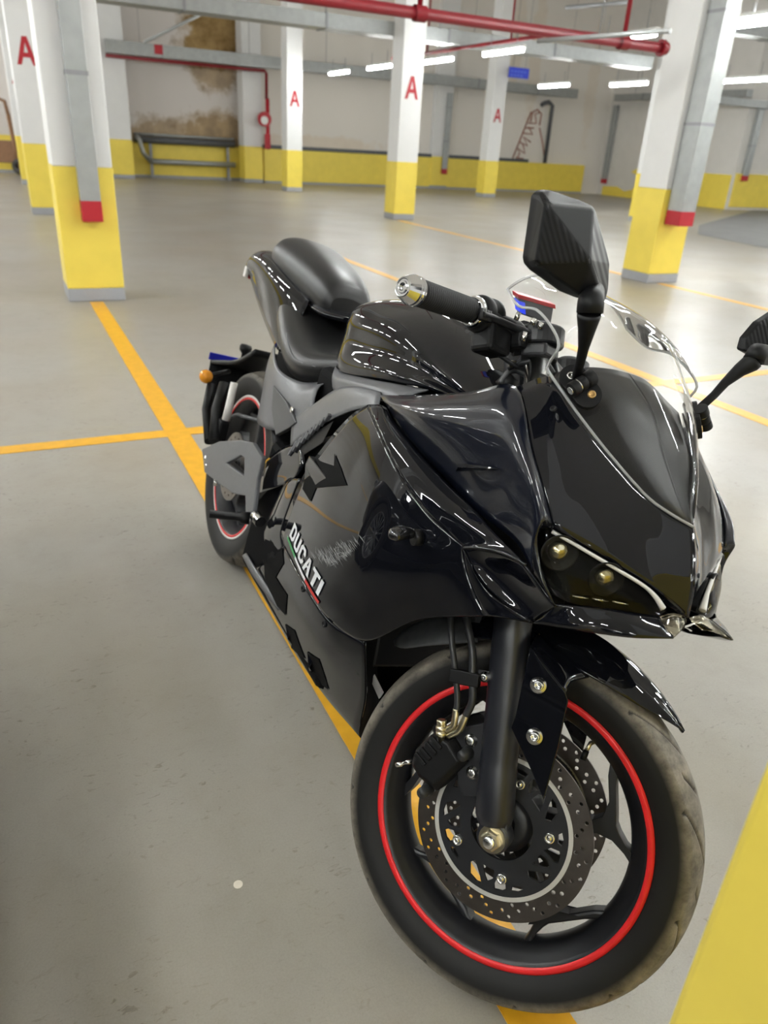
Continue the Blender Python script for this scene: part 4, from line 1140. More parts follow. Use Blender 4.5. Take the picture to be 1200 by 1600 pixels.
ROWS_SIDE = [
    [(0.9769, -0.2120, 0.8181), (0.9226, -0.2140, 0.7742), (0.8508, -0.2130, 0.6861), (0.7846, -0.2090, 0.5845), (0.7538, -0.2050, 0.4524), (0.7803, -0.2040, 0.4271)],
    [(1.0825, -0.2340, 0.7990), (1.0734, -0.2400, 0.7539), (1.0496, -0.2430, 0.6893), (1.0127, -0.2420, 0.5973), (0.9767, -0.2350, 0.4852), (0.9637, -0.2310, 0.4405)],
    [(1.1979, -0.2390, 0.7642), (1.2018, -0.2450, 0.7241), (1.1950, -0.2470, 0.6624), (1.1720, -0.2440, 0.5825), (1.1292, -0.2340, 0.4793), (1.0966, -0.2290, 0.4348)],
    [(1.2862, -0.2290, 0.7401), (1.2941, -0.2320, 0.7018), (1.2893, -0.2310, 0.6520), (1.2656, -0.2240, 0.5804), (1.2283, -0.2130, 0.5021), (1.2090, -0.2060, 0.4558)],
    [(1.3416, -0.2170, 0.7314), (1.3472, -0.2160, 0.6999), (1.3446, -0.2110, 0.6614), (1.3340, -0.2040, 0.6196), (1.3230, -0.1980, 0.5888), (1.3144, -0.1930, 0.5658)],
    [(1.3724, -0.2100, 0.7275), (1.3754, -0.2070, 0.7155), (1.3874, -0.1990, 0.6949), (1.4085, -0.1890, 0.6720), (1.4276, -0.1820, 0.6590), (1.4427, -0.1780, 0.6533)]]
side, G_SIDE = panel('side_fairing', ROWS_SIDE, B['paint'], ku=8, kv=8)
ROWS_NOSEL = [
    [(1.3729, -0.2100, 0.7267), (1.3874, -0.1990, 0.6949), (1.4085, -0.1890, 0.6720), (1.4276, -0.1820, 0.6590), (1.4427, -0.1780, 0.6533)],
    [(1.4091, -0.1940, 0.6966), (1.4251, -0.1880, 0.6850), (1.4410, -0.1820, 0.6756), (1.4553, -0.1760, 0.6687), (1.4690, -0.1720, 0.6667)],
    [(1.4493, -0.1770, 0.6830), (1.4613, -0.1740, 0.6808), (1.4715, -0.1700, 0.6789), (1.4832, -0.1660, 0.6769), (1.4914, -0.1640, 0.6769)],
    [(1.5064, -0.1620, 0.6853), (1.5079, -0.1620, 0.6853), (1.5090, -0.1620, 0.6860), (1.5096, -0.1610, 0.6853), (1.5111, -0.1610, 0.6853)]]
panel('fairing_tip', ROWS_NOSEL, B['paint'])
# intake pocket behind the lip
ROWS_INTAKE = [
    [(1.3752, -0.2080, 0.7239), (1.4054, -0.2030, 0.7421), (1.4525, -0.1980, 0.7551), (1.4938, -0.2000, 0.7614)],
    [(1.3952, -0.1960, 0.7037), (1.4130, -0.1800, 0.7126), (1.4559, -0.1780, 0.7313), (1.5096, -0.1880, 0.7507)],
    [(1.4340, -0.1800, 0.6875), (1.4505, -0.1680, 0.6978), (1.4827, -0.1680, 0.7167), (1.5260, -0.1760, 0.7386)],
    [(1.5056, -0.1600, 0.6849), (1.5155, -0.1600, 0.6952), (1.5263, -0.1620, 0.7099), (1.5429, -0.1660, 0.7297)]]
panel('intake_duct', ROWS_INTAKE, B['paint'])
# lip bead around the intake
for s in (1, -1):
    MB().tube(curve([V((p[0], p[1] * s, p[2])) for p in ((1.3739, -0.2100, 0.7251), (1.4010, -0.2070, 0.7394), (1.4388, -0.2050, 0.7543), (1.4798, -0.2120, 0.7664), (1.5017, -0.2040, 0.7664))], 4), .0022, 8).build('intake_lip', B['paint'], bike)
# chin under the headlamp
ROWS_CHIN = [
    [(1.5421, -0.1650, 0.7313), (1.5281, -0.1630, 0.7090), (1.5136, -0.1620, 0.6858), (1.5043, -0.1400, 0.6848)],
    [(1.5577, -0.1430, 0.7408), (1.5617, -0.1500, 0.7254), (1.5593, -0.1500, 0.7073), (1.5327, -0.1150, 0.6954)],
    [(1.5775, -0.1130, 0.7493), (1.5875, -0.1210, 0.7359), (1.5860, -0.1210, 0.7174), (1.5642, -0.0900, 0.7092)],
    [(1.5971, -0.0820, 0.7560), (1.6136, -0.0940, 0.7476), (1.6202, -0.0960, 0.7336), (1.6013, -0.0700, 0.7287)],
    [(1.6088, -0.0520, 0.7596), (1.6305, -0.0620, 0.7555), (1.6465, -0.0620, 0.7506), (1.6347, -0.0500, 0.7489)]]
panel('chin_spoiler', ROWS_CHIN, B['paint'])
tag(panel('clear_chin_tip', [[(1.6084, -0.0520, 0.7603), (1.6286, -0.0580, 0.7564), (1.6456, -0.0600, 0.7530)], [(1.6092, -0.0300, 0.7665), (1.6242, -0.0340, 0.7621), (1.6357, -0.0360, 0.7567)], [(1.6105, -0.0060, 0.7634), (1.6181, -0.0080, 0.7591), (1.6266, -0.0200, 0.7523)]], B['lens'])[0], 'clear plastic tip')

# ---- nose panel
ROWS_NOSE = [
    [(1.3321, -0.1850, 0.9649), (1.3480, -0.1450, 0.9921), (1.3938, -0.1270, 0.9632), (1.4336, -0.1070, 0.9379), (1.4708, -0.0800, 0.9119), (1.5006, -0.0530, 0.8909), (1.5303, -0.0260, 0.8779), (1.5590, 0.0000, 0.8714)],
    [(1.4159, -0.1930, 0.9012), (1.4238, -0.1700, 0.9173), (1.4488, -0.1500, 0.9085), (1.4722, -0.1250, 0.8946), (1.4984, -0.0940, 0.8761), (1.5243, -0.0620, 0.8585), (1.5528, -0.0300, 0.8450), (1.5803, 0.0000, 0.8397)],
    [(1.4639, -0.1900, 0.8615), (1.4720, -0.1730, 0.8692), (1.4892, -0.1520, 0.8609), (1.5095, -0.1260, 0.8490), (1.5305, -0.0940, 0.8342), (1.5522, -0.0600, 0.8197), (1.5759, -0.0300, 0.8106), (1.6004, 0.0000, 0.8021)],
    [(1.4985, -0.1800, 0.8237), (1.5074, -0.1700, 0.8207), (1.5205, -0.1490, 0.8162), (1.5362, -0.1220, 0.8097), (1.5549, -0.0900, 0.8004), (1.5711, -0.0600, 0.7912), (1.5899, -0.0290, 0.7785), (1.6125, 0.0000, 0.7629)]]
nose = panel('nose_panel', ROWS_NOSE, B['paint'])
# return edge under the nose panel above the lamp
ROWS_BROW = [
    [(1.4985, -0.1800, 0.8237), (1.5205, -0.1490, 0.8162), (1.5362, -0.1220, 0.8097), (1.5549, -0.0900, 0.8004), (1.5711, -0.0600, 0.7912), (1.5899, -0.0290, 0.7785), (1.6125, 0.0000, 0.7629)],
    [(1.4886, -0.1720, 0.8149), (1.5092, -0.1420, 0.8063), (1.5241, -0.1150, 0.8001), (1.5440, -0.0830, 0.7900), (1.5604, -0.0520, 0.7797), (1.5805, -0.0220, 0.7673), (1.6079, 0.0000, 0.7590)]]
panel('lamp_brow', ROWS_BROW, B['paint'])

# deck behind the windscreen
ROWS_DECK = [
    [(1.3438, -0.1400, 0.9890), (1.3297, -0.1180, 1.0011), (1.3279, -0.0900, 1.0124), (1.3339, -0.0600, 1.0205), (1.3396, -0.0300, 1.0254), (1.3425, 0.0000, 1.0265)],
    [(1.3895, -0.1220, 0.9608), (1.3845, -0.1000, 0.9729), (1.3926, -0.0750, 0.9841), (1.4019, -0.0500, 0.9890), (1.4101, -0.0250, 0.9896), (1.4163, 0.0000, 0.9875)],
    [(1.4302, -0.1020, 0.9347), (1.4315, -0.0880, 0.9413), (1.4362, -0.0660, 0.9467), (1.4459, -0.0440, 0.9463), (1.4557, -0.0220, 0.9438), (1.4666, 0.0000, 0.9398)],
    [(1.4990, -0.0500, 0.8887), (1.5009, -0.0420, 0.8915), (1.5065, -0.0320, 0.8934), (1.5135, -0.0210, 0.8931), (1.5195, -0.0110, 0.8922), (1.5251, 0.0000, 0.8903)],
    [(1.5598, 0.0000, 0.8699), (1.5598, 0.0000, 0.8699), (1.5598, 0.0000, 0.8699), (1.5598, 0.0000, 0.8699), V((1.556, 0, .871)), V((1.556, 0, .871))]]
panel('screen_deck', ROWS_DECK, B['deck'])

# ---- windscreen: centre profile and right edge, bulged across
edge = [V(p) for p in ((1.5585, 0.0000, 0.8721), (1.5299, -0.0260, 0.8787), (1.5001, -0.0530, 0.8917), (1.4332, -0.1070, 0.9387), (1.3498, -0.1470, 0.9931), (1.3380, -0.1500, 1.0062), (1.3460, -0.1520, 1.0359), (1.3157, -0.1520, 1.0566), (1.2686, -0.1500, 1.0714), (1.2206, -0.1470, 1.0681), (1.1673, -0.1380, 1.0863))]
cen = [V(p) for p in ((1.557, 0, .876), (1.537, 0, .912), (1.508, 0, .950), (1.435, 0, 1.022), (1.35, 0, 1.080), (1.33, 0, 1.091), (1.30, 0, 1.104), (1.26, 0, 1.116), (1.215, 0, 1.124), (1.18, 0, 1.129), (1.145, 0, 1.131))]
rows = []
for e, c in zip(edge, cen):
    row = []
    for k in (0, .12, .3, .55, .8, 1.0):
        # superellipse from the edge to the crown
        w = e.y * (1 - k); zz = e.z + (c.z - e.z) * (1 - (1 - k) ** 2.9) ; xx = e.x + (c.x - e.x) * (1 - (1 - k) ** 2.3)
        row.append(V((xx, w, zz)))
    rows.append(row)
full = [r + [V((p.x, -p.y, p.z)) for p in r[:-1]][::-1] for r in rows]
GS = grid(full, 4, 4)
ws = net(MB(), GS).build('windscreen', B['shield'], bike)
tag(ws, 'clear curved windscreen')
eb = [GS[i][0] for i in range(len(GS))] + [GS[-1][j] for j in range(1, len(GS[0]))] + [GS[i][-1] for i in range(len(GS) - 2, 0, -1)]
MB().tube(eb, .0022, 8, closed=True).build('polished_edge', B['shield_edge'], ws)

# ---- belly pan
ROWS_BELLY = [
    [(0.7788, -0.2020, 0.4218), (0.7296, -0.1960, 0.3752), (0.6513, -0.1800, 0.3140), (0.4603, -0.1300, 0.1872), V((.40, -.06, .135))],
    [(0.9604, -0.2280, 0.4345), (0.9273, -0.2220, 0.3963), (0.8657, -0.2050, 0.3407), (0.6505, -0.1300, 0.1854), V((.60, -.06, .132))],
    [(1.0937, -0.2260, 0.4289), (1.0731, -0.2190, 0.3890), (1.0277, -0.2010, 0.3330), (0.8464, -0.1250, 0.1773), V((.80, -.06, .135))],
    [(1.1542, -0.2130, 0.4373), (1.1417, -0.2000, 0.3847), (1.1082, -0.1720, 0.3117), (1.0063, -0.1170, 0.1820), V((.98, -.06, .145))],
    [(1.2041, -0.2000, 0.4486), (1.2062, -0.1800, 0.3903), (1.1895, -0.1460, 0.3090), (1.1351, -0.0920, 0.1804), V((1.13, -.05, .168))]]
belly = panel('belly_fairing', ROWS_BELLY, B['paint'])
ROWS_BELLY2 = [[V((.40, -.06, .135)), V((.40, 0, .13))], [V((.80, -.06, .135)), V((.80, 0, .13))], [V((1.14, -.05, .17)), V((1.14, 0, .165))]]
panel('belly_keel', ROWS_BELLY2, B['paint'])
# front edge of the belly turning inwards
panel('belly_nose', [[(1.2041, -0.2000, 0.4486), (1.2062, -0.1800, 0.3903), (1.1895, -0.1460, 0.3090), (1.1351, -0.0920, 0.1804), V((1.13, -.05, .168))],
                     [V((1.17, -.175, .45)), V((1.175, -.16, .38)), V((1.155, -.112, .30)), V((1.155, -.08, .235)), V((1.13, -.04, .18))],
                     [V((1.12, -.12, .45)), V((1.125, -.11, .38)), V((1.13, -.09, .31)), V((1.135, -.06, .245)), V((1.14, 0, .19))]], B['under'])
# wheel arch inside
panel('arch_liner', [[(1.2046, -0.2030, 0.4529), (1.3119, -0.1910, 0.5643), (1.4406, -0.1760, 0.6521), (1.5077, -0.1590, 0.6842)],
                     [V((1.10, -.13, .46)), V((1.21, -.14, .60)), V((1.34, -.14, .68)), V((1.46, -.13, .71))],
                     [V((1.06, -.06, .48)), V((1.15, -.06, .66)), V((1.26, -.06, .76)), V((1.42, -.05, .78))],
                     [V((1.05, 0, .49)), V((1.14, 0, .68)), V((1.25, 0, .78)), V((1.42, 0, .80))]], B['under'])
# radiator, engine block, frame core, under-seat core keep daylight out of the fairing
eng = MB()
eng.box2((.42, -.15, .20), (1.02, .15, .56))
eng.box2((.55, -.135, .56), (1.05, .135, .80))
engo = eng.build('engine', B['under'], bike, bevel=.02)
rad = MB().box((1.10, 0, .50), (.03, .26, .30), Matrix.Rotation(-.25, 3, 'Y')).build('radiator', B['plastic'], bike, bevel=.006)
MB().box2((.10, -.075, .62), (.60, .075, .80)).build('subframe', B['under'], bike, bevel=.02)
MB().tube([V((1.34, 0, .56)), V((1.08, 0, 1.0))], .032, 20).build('steering_head', B['satin'], bike)
for s in (-1, 1):
    MB().tube(curve([V((1.14, .04 * s, .86)), V((1.0, .10 * s, .78)), V((.75, .14 * s, .66)), V((.5, .14 * s, .48)), V((.42, .12 * s, .36))], 5), .025, 12).build('frame_spar', B['satin'], bike)

# ---- headlamps
for s in (1, -1):
    def m_(p): return V((p[0], p[1] * s, p[2]))
    LROWS = [[(1.4801, -0.1870, 0.8035), (1.4930, -0.1770, 0.8176), (1.5333, -0.1200, 0.8046), (1.5726, -0.0640, 0.7889), (1.5986, -0.0300, 0.7649)],
             [(1.4984, -0.1870, 0.7784), (1.5245, -0.1720, 0.7784), (1.5567, -0.1260, 0.7758), (1.5865, -0.0830, 0.7698), (1.6028, -0.0400, 0.7632)],
             [(1.5357, -0.1700, 0.7427), (1.5523, -0.1500, 0.7410), (1.5728, -0.1140, 0.7484), (1.5919, -0.0820, 0.7547), (1.6066, -0.0500, 0.7602)]]
    LR = [[m_(p) for p in r] for r in LROWS]
    back = [[p + V((-.038, -.016 * -s * -1 if False else .016 * s, -.004)) for p in r] for r in LR]
    hb = net(MB(), grid(back, 4, 5))
    # walls between lens rim and bowl
    for a, b in ((LR[0], back[0]), (LR[-1], back[-1]), ([r[0] for r in LR], [r[0] for r in back]), ([r[-1] for r in LR], [r[-1] for r in back])):
        net(hb, grid([a, b], 1, 4))
    hl = hb.build('headlamp', B['under'], bike)
    net(MB(), grid(LR, 5, 5)).build('lens', B['lens'], hl)
    dr = [m_(p) + V((.001, -.001 * s, 0)) for p in ((1.4964, -0.1780, 0.8163), (1.5160, -0.1510, 0.8099), (1.5367, -0.1220, 0.8024), (1.5575, -0.0930, 0.7949), (1.5767, -0.0660, 0.7872), (1.5888, -0.0510, 0.7787), (1.5990, -0.0400, 0.7677))]
    cdr = curve(dr, 5)
    rr_ = [.0031 + .0022 * max(0, (i / (len(cdr) - 1) - .7) / .3) for i in range(len(cdr))]
    tag(MB().tube(cdr, rr_, 10, flat=.8).build('light_guide', B['drl'], hl), 'milky white light strip')
    for pc, rad in (((1.5183, -0.1660, 0.7927), .0138), ((1.5588, -0.1100, 0.7800), .0132)):
        c = m_(pc) + V((-.012, .003 * s, 0)); ax_ = V((.86, -.42 * s, .02)).normalized()
        MB().lathe([(rad * 1.0, -.012), (rad * 1.75, .003), (rad * 1.85, .006), (rad * 1.7, .006), (rad * 1.0, -.004)], c, ax_, 28).build('projector_ring', B['plastic'], hl)
        pr = [(rad * math.cos(t_), rad * .75 * math.sin(t_)) for t_ in [i * PI / 2 / 8 for i in range(9)]]
        MB().lathe([(rad, -.004)] + pr, c, ax_, 28).build('projector_lens', B['reflector'], hl)
    for i in range(3):
        a = m_((0, 0, 0)); p0 = LR[2][1].lerp(LR[2][3], i / 3.0); p1 = LR[2][1].lerp(LR[2][3], (i + .8) / 3.0)
        MB().tube([p0 + V((-.01, .004 * s, .006)), p1 + V((-.01, .004 * s, .005))], .0018, 8).build('lamp_rib', B['chrome'], hl)

# ---- mirrors
def mirror_set(s):
    hs = V()
    sh = V((0, 0, 0)) if s < 0 else V((-.045, -.004, .012))
    def m_(p, k=1.0):
        q = V((p[0], p[1] if s < 0 else -p[1], p[2])); return q + sh * k + (hs if k == 1.0 else V()) + (V((0, -.014, -.003)) if (s > 0 and k < .2) else V())
    out = [(1.3880, -0.3036, 1.1949), (1.3880, -0.2996, 1.2012), (1.3880, -0.2879, 1.2064), (1.3880, -0.2386, 1.2098), (1.3880, -0.2207, 1.2093), (1.3880, -0.2103, 1.2047), (1.3880, -0.1571, 1.1552), (1.3880, -0.1426, 1.1254), (1.3920, -0.1434, 1.1071), (1.3920, -0.1894, 1.1023), (1.3880, -0.2116, 1.1033), (1.3880, -0.2680, 1.1152), (1.3880, -0.2798, 1.1199), (1.3880, -0.2849, 1.1263)]
    hs = V() if s < 0 else V((.01, .064, -.009))
    out = [m_(p) for p in out]
    bk = [p + V((-.014, 0, 0)) for p in out]
    tl, tr, ap, br, bl, nk = [m_(p) for p in ((1.4120, -0.3064, 1.1880), (1.4100, -0.2338, 1.2042), (1.4380, -0.2326, 1.1451), (1.4180, -0.1764, 1.1156), (1.4120, -0.2907, 1.1229), (1.4180, -0.2120, 1.1056))]
    vs = out + bk + [tl, tr, ap, br, bl, nk]
    n = len(out); TL, TR, AP, BR, BL, NK = range(2 * n, 2 * n + 6)
    fs = [(TL, TR, AP), (BL, AP, NK), (AP, BR, NK), (NK, BR, 8, 9),
          (0, 1, TL), (1, 2, TL), (2, 3, TL), (3, 4, TR, TL), (4, 5, TR), (9, 10, NK), (10, 11, BL, NK), (11, 12, BL), (12, 13, BL), (13, 0, TL, BL)]
    fs += [(i, (i + 1) % n, n + (i + 1) % n, n + i) for i in range(n)] + [tuple(range(n, 2 * n))]
    carbon = [(TL, AP, BL), (TR, 5, 6), (TR, 6, AP), (AP, 6, 7), (AP, 7, 8, BR)]
    sm = MB(); sm.add(vs, fs + carbon)
    o = sm.build('mirror_housing', [B['plastic'], B['carbon']], bike)
    key = set(tuple(sorted(f)) for f in carbon)
    for pl_ in o.data.polygons:
        pts_ = [o.data.vertices[i].co for i in pl_.vertices]
        c = sum(pts_, V()) / len(pts_)
        for f in carbon:
            cc = sum((vs[i] for i in f), V()) / len(f)
            if (c - cc).length < 1e-4: pl_.material_index = 1
    bv = o.modifiers.new('bevel', 'BEVEL'); bv.width = .0035; bv.segments = 3; bv.limit_method = 'ANGLE'; bv.angle_limit = math.radians(12)
    tag(o, 'faceted mirror shell with carbon-look faces')
    gl = [p + V((-.0145, 0, 0)) for p in out]; cg = sum(gl, V()) / n
    MB().add([cg + (p - cg) * .93 for p in gl], [tuple(range(n))]).build('mirror_glass', B['chrome'], o, solid=.001)
    cb = m_((1.4120, -0.1897, 1.1143)); hs = V()
    MB().tube([cb, m_((1.4318, -0.2025, 1.1002)), m_((1.4339, -0.2000, 1.0891))], [.0155, .0165, .0165], 24).build('mirror_collar', B['plastic'], o)
    st = [m_((1.4333, -0.2000, 1.0890)), m_((1.4326, -0.1980, 1.0844)), m_((1.4270, -0.1880, 1.0690)), m_((1.4153, -0.1710, 1.0463), .8), m_((1.4034, -0.1560, 1.0273), .5), m_((1.3896, -0.1400, 1.0042), .1)]
    MB().tube(st, [.0152, .0148, .0112, .0072, .0064, .0064], 20).build('mirror_stem', B['plastic'], o)
    # foot on the windscreen
    a = m_((1.3723, -0.1430, 1.0060), 0); b = m_((1.4170, -0.1190, 0.9788), 0)
    ex = (b - a).normalized(); nrm = V((.33, -.70 * (1 if s < 0 else -1), .62)); nrm = (nrm - ex * nrm.dot(ex)).normalized(); ey = nrm.cross(ex)
    c = (a + b) / 2; L = (b - a).length / 2
    lp = [(L * (1 if abs(t) < PI / 2 else -1) * .55 + .0195 * math.cos(t) * (1 if True else 1), .0195 * math.sin(t)) for t in [(-PI + 2 * PI * (i + .5) / 28) for i in range(28)]]
    pv, pf = plate([lp], .009)
    R3 = Matrix((ex, ey, nrm)).transposed()
    ft = MB().add([c + R3 @ (v + V((0, 0, .004))) for v in pv], pf).build('mirror_foot', B['plastic'], o, bevel=.0025)
    h0 = m_((1.4005, -0.1500, 0.9843), 0); h1 = m_((1.3982, -0.1200, 1.0099), 0); hx = (h1 - h0).normalized(); hm = (h0 + h1) / 2 + nrm * .006
    hl_ = (h1 - h0).length
    for t0, t1, r_ in ((-.5, -.2, .0105), (-.16, .12, .0105), (.16, .5, .0118)):
        MB().tube([hm + hx * hl_ * t0, hm + hx * hl_ * t1], r_, 24).build('hinge_barrel', B['plastic'], ft, bevel=.001)
    MB().tube([hm - hx * hl_ * .49, hm + hx * hl_ * .49], .0095, 20).build('hinge_washer', B['steel'], ft)
    MB().tube([hm - hx * hl_ * .54, hm - hx * hl_ * .49], .0055, 16).build('hinge_bolt', B['steel'], ft)
    for k, mm in ((-1, B['steel']), (1, B['gold'])):
        q = c + ex * L * .66 * k + nrm * .0085 + ey * (.004 if k > 0 else -.002)
        MB().lathe([(.0001, .0005), (.003, .0005), (.003, .002), (.0055, .002), (.006, 0)], q, nrm, 18).build('foot_screw', mm, ft)
mirror_set(-1); mirror_set(1)

# ---- handlebars (steered)
def fV(p): return V(p)
def handlebar(s):
    def m_(p): return V((p[0], p[1] * -s if s > 0 else p[1], p[2])) if s > 0 else V(p)
    g0 = V((-.083, -.212, .806)); g1 = V((-.121, -.332, .796)); d = (g1 - g0).normalized()
    def mm(p): return V((p.x, -p.y if s > 0 else p.y, p.z))
    dd = mm(d)
    b = front(MB().tube([mm(V((-.012, -.1, .782))), mm(V((-.03, -.145, .798))), mm(g0), mm(g1)], .0125, 16).build('handlebar', B['satin']))
    MB().lathe([(.021, -.016), (.036, -.016), (.038, -.012), (.038, .012), (.036, .016), (.021, .016)], mm(V((0, -.104, .792))), (0, 0, 1), 28, False).build('clip_on_clamp', B['satin'], b, bevel=.002)
    gr = [(.0165, 0), (.0185, .002)]
    L = (g1 - g0).length
    k = 26
    for i in range(k):
        h = .004 + (L - .008) * i / k
        gr += [(.0188, h), (.0196, h + .0012), (.0196, h + .0026), (.0188, h + .0036)]
    gr += [(.0185, L), (.0001, L)]
    MB().lathe(gr, mm(g0), dd, 40).build('grip', B['rubber'], b)
    MB().lathe([(.016, 0), (.0225, 0), (.0245, .003), (.0245, .008), (.0225, .012), (.0205, .014)], mm(g0 - d * .013), dd, 36).build('grip_flange', B['chrome'], b)
    MB().lathe([(.0205, 0), (.0215, .002), (.0215, .006), (.0195, .008), (.0215, .010), (.0215, .014), (.0145, .030), (.0125, .031), (.0120, .029), (.0085, .029), (.0085, .031), (.0055, .031), (.0055, .027), (.0001, .027)], mm(g1), dd, 32, False).build('bar_end', B['chrome'], b, bevel=.0006)
    # throttle / switch housing
    MB().lathe([(.014, 0), (.027, 0), (.029, .003), (.029, .012), (.024, .016), (.024, .022), (.029, .025), (.029, .036), (.026, .039), (.014, .039)], mm(g0 - d * .055), dd, 32).build('switch_housing', B['plastic'], b)
    MB().box(mm(V((-.062, -.165, .775))), (.045, .055, .05), Matrix.Rotation(-.35 * (1 if s < 0 else -1), 3, 'Z')).build('switch_box', B['plastic'], b, bevel=.009, seg=3)
    MB().lathe([(.0001, 0), (.007, 0), (.007, .006), (.0001, .007)], mm(V((-.085, -.172, .800))), mm(V((-.5, -.2, .8))), 16).build('kill_switch', B['red_rim'], b)
    # lever and perch
    lev = [mm(V(p)) for p in ((-0.0115, -0.1350, 0.7915), (-0.0270, -0.1550, 0.7942), (-0.0415, -0.1800, 0.7962), (-0.0540, -0.2030, 0.7975), (-0.0620, -0.2220, 0.7967))]
    MB().tube(curve(lev, 5), [.0085] * 6 + [.0078] * 10 + [.007] * 5, 12, flat=.75).build('lever', B['satin'], b)
    for i in range(4):
        p = lev[4].lerp(lev[3], i * .28)
        MB().tube([p + V((0, 0, -.0085)), p + V((0, 0, .0085))], .0045, 8).build('lever_rib', B['satin'], b)
    MB().box(mm(V((-0.0280, -0.1250, 0.7825))), (.04, .05, .035), Matrix.Rotation(-.3 * (1 if s < 0 else -1), 3, 'Z')).build('lever_perch', B['plastic'], b, bevel=.006)
    MB().tube([mm(V((-0.0411, -0.1200, 0.7717))), mm(V((-0.0052, -0.1000, 0.7838)))], .0125, 20).build('master_cylinder', B['satin'], b)
    for q, r_, ln in (((-0.0138, -0.1580, 0.7726), .0045, .014), ((-0.0027, -0.1520, 0.7993), .005, .01), ((-0.0217, -0.1760, 0.8007), .004, .012), ((0.0071, -0.1450, 0.7950), .004, .01)):
        q = mm(V(q)); MB().tube([q, q + V((.004, 0, ln))], r_, 10).build('lever_bolt', B['steel'], b)
    return b
hbR = handlebar(-1); hbL = handlebar(1)
def cable(pts, r, name='cable', m=None):
    return MB().tube(curve(pts, 6), r, 8).build(name, m or B['hose'], bike)
cable([inF((-0.0694, -0.1900, 0.7649)), inF((-0.0540, -0.1600, 0.7547)), inF((-0.0357, -0.1300, 0.7448)), inF((-0.0172, -0.1000, 0.7418)), V((1.28, -.08, .98))], .0035)
cable([inF((-0.0025, -0.0900, 0.7844)), inF((0.0144, -0.0800, 0.7698)), inF((0.0223, -0.0800, 0.7527)), V((1.33, -.09, .96))], .005)
cable([inF((-0.0466, -0.1100, 0.7428)), inF((-0.0178, -0.1200, 0.7492)), inF((0.0083, -0.1100, 0.7556)), inF((0.0265, -0.1000, 0.7340))], .0045)
cable([inF((-0.0614, -0.1000, 0.7187)), inF((-0.0520, -0.1000, 0.7347)), inF((-0.0375, -0.1000, 0.7420)), inF((-0.0107, -0.1000, 0.7291))], .006)
MB().tube([inF((-0.0435, -0.1150, 0.7478)), inF((-0.0338, -0.1150, 0.7476))], .006, 12).build('cable_adjuster', B['zinc'], bike)
MB().tube([inF((-0.0086, -0.1150, 0.7493)), inF((0.0038, -0.1150, 0.7502))], .005, 12).build('cable_adjuster', B['zinc'], bike)
MB().tube([inF((-0.0629, -0.0900, 0.7146)), inF((-0.0439, -0.0900, 0.7339))], .014, 12).build('cable_boot', B['plastic'], bike)
# instrument with red rim and blue lit edge
dv = [V(p) for p in ((1.0600, -0.0323, 1.0816), (1.0600, 0.0527, 1.0844), (1.0600, 0.0611, 1.0518), (1.0600, -0.0146, 1.0537))]
db = [p + V((-.016, 0, .003)) for p in dv]
ds = MB().add(dv + db, [(0, 1, 2, 3), (7, 6, 5, 4), (0, 4, 5, 1), (1, 5, 6, 2), (2, 6, 7, 3), (3, 7, 4, 0)]).build('instrument', B['dash'], bike, bevel=.003)
up_ = (dv[0] - dv[3]).normalized()
MB().add([p + q for q in (up_ * -.004, up_ * .004) for p in (dv[0] + V((.002, -.002, 0)), dv[1] + V((.002, .002, 0)), db[1] + V((-.002, .002, 0)), db[0] + V((-.002, -.002, 0)))], [(0, 1, 2, 3), (7, 6, 5, 4), (0, 4, 5, 1), (1, 5, 6, 2), (2, 6, 7, 3), (3, 7, 4, 0)]).build('red_rim', B['red_rim'], ds, bevel=.001)
e0 = dv[0].lerp(dv[3], .25); e1 = dv[0].lerp(dv[3], .9); e2 = dv[1].lerp(dv[2], .25); 
MB().add([e0 + V((.0015, -.0008, 0)), e1 + V((.0015, -.0008, 0)), e1.lerp(dv[2], .16) + V((.0015, 0, 0)), e0.lerp(e2, .16) + V((.0015, 0, 0)), e0 + V((-.016, -.0008, .003)), e1 + V((-.016, -.0008, .003))], [(0, 1, 2, 3), (0, 4, 5, 1)]).build('lit_edge', B['screen_blue'], ds)
MB().add([p.lerp((db[0] + db[2]) / 2, .12) + V((-.001, 0, 0)) for p in db], [(0, 1, 2, 3)]).build('display', B['screen_blue'], ds, solid=.001)
MB().tube([V((1.055, 0, 1.03)), V((1.10, 0, 1.0)), V((1.12, 0, .97))], .02, 10).build('instrument_stay', B['plastic'], bike)

# ---- front indicators
for s in (-1, 1):
    def m_(p): return V((p[0], p[1] * -s, p[2]))
    pts_ = curve([m_(p) for p in ((1.2858, -0.2280, 0.7036), (1.2901, -0.2460, 0.7039), (1.2931, -0.2620, 0.7048), (1.2972, -0.2770, 0.7021), (1.3002, -0.2870, 0.6972))], 4)
    ind = MB().tube(pts_, [.009] * 5 + [.0115] * 3 + [.0135] * 4 + [.0125] * 2 + [.010, .007, .003], 16, flat=.8).build('front_indicator', B['smoke'], bike)
    MB().tube([m_((1.2957, -0.2300, 0.7005)), m_((1.2947, -0.2430, 0.6987))], .0125, 16).build('indicator_base', B['plastic'], ind)

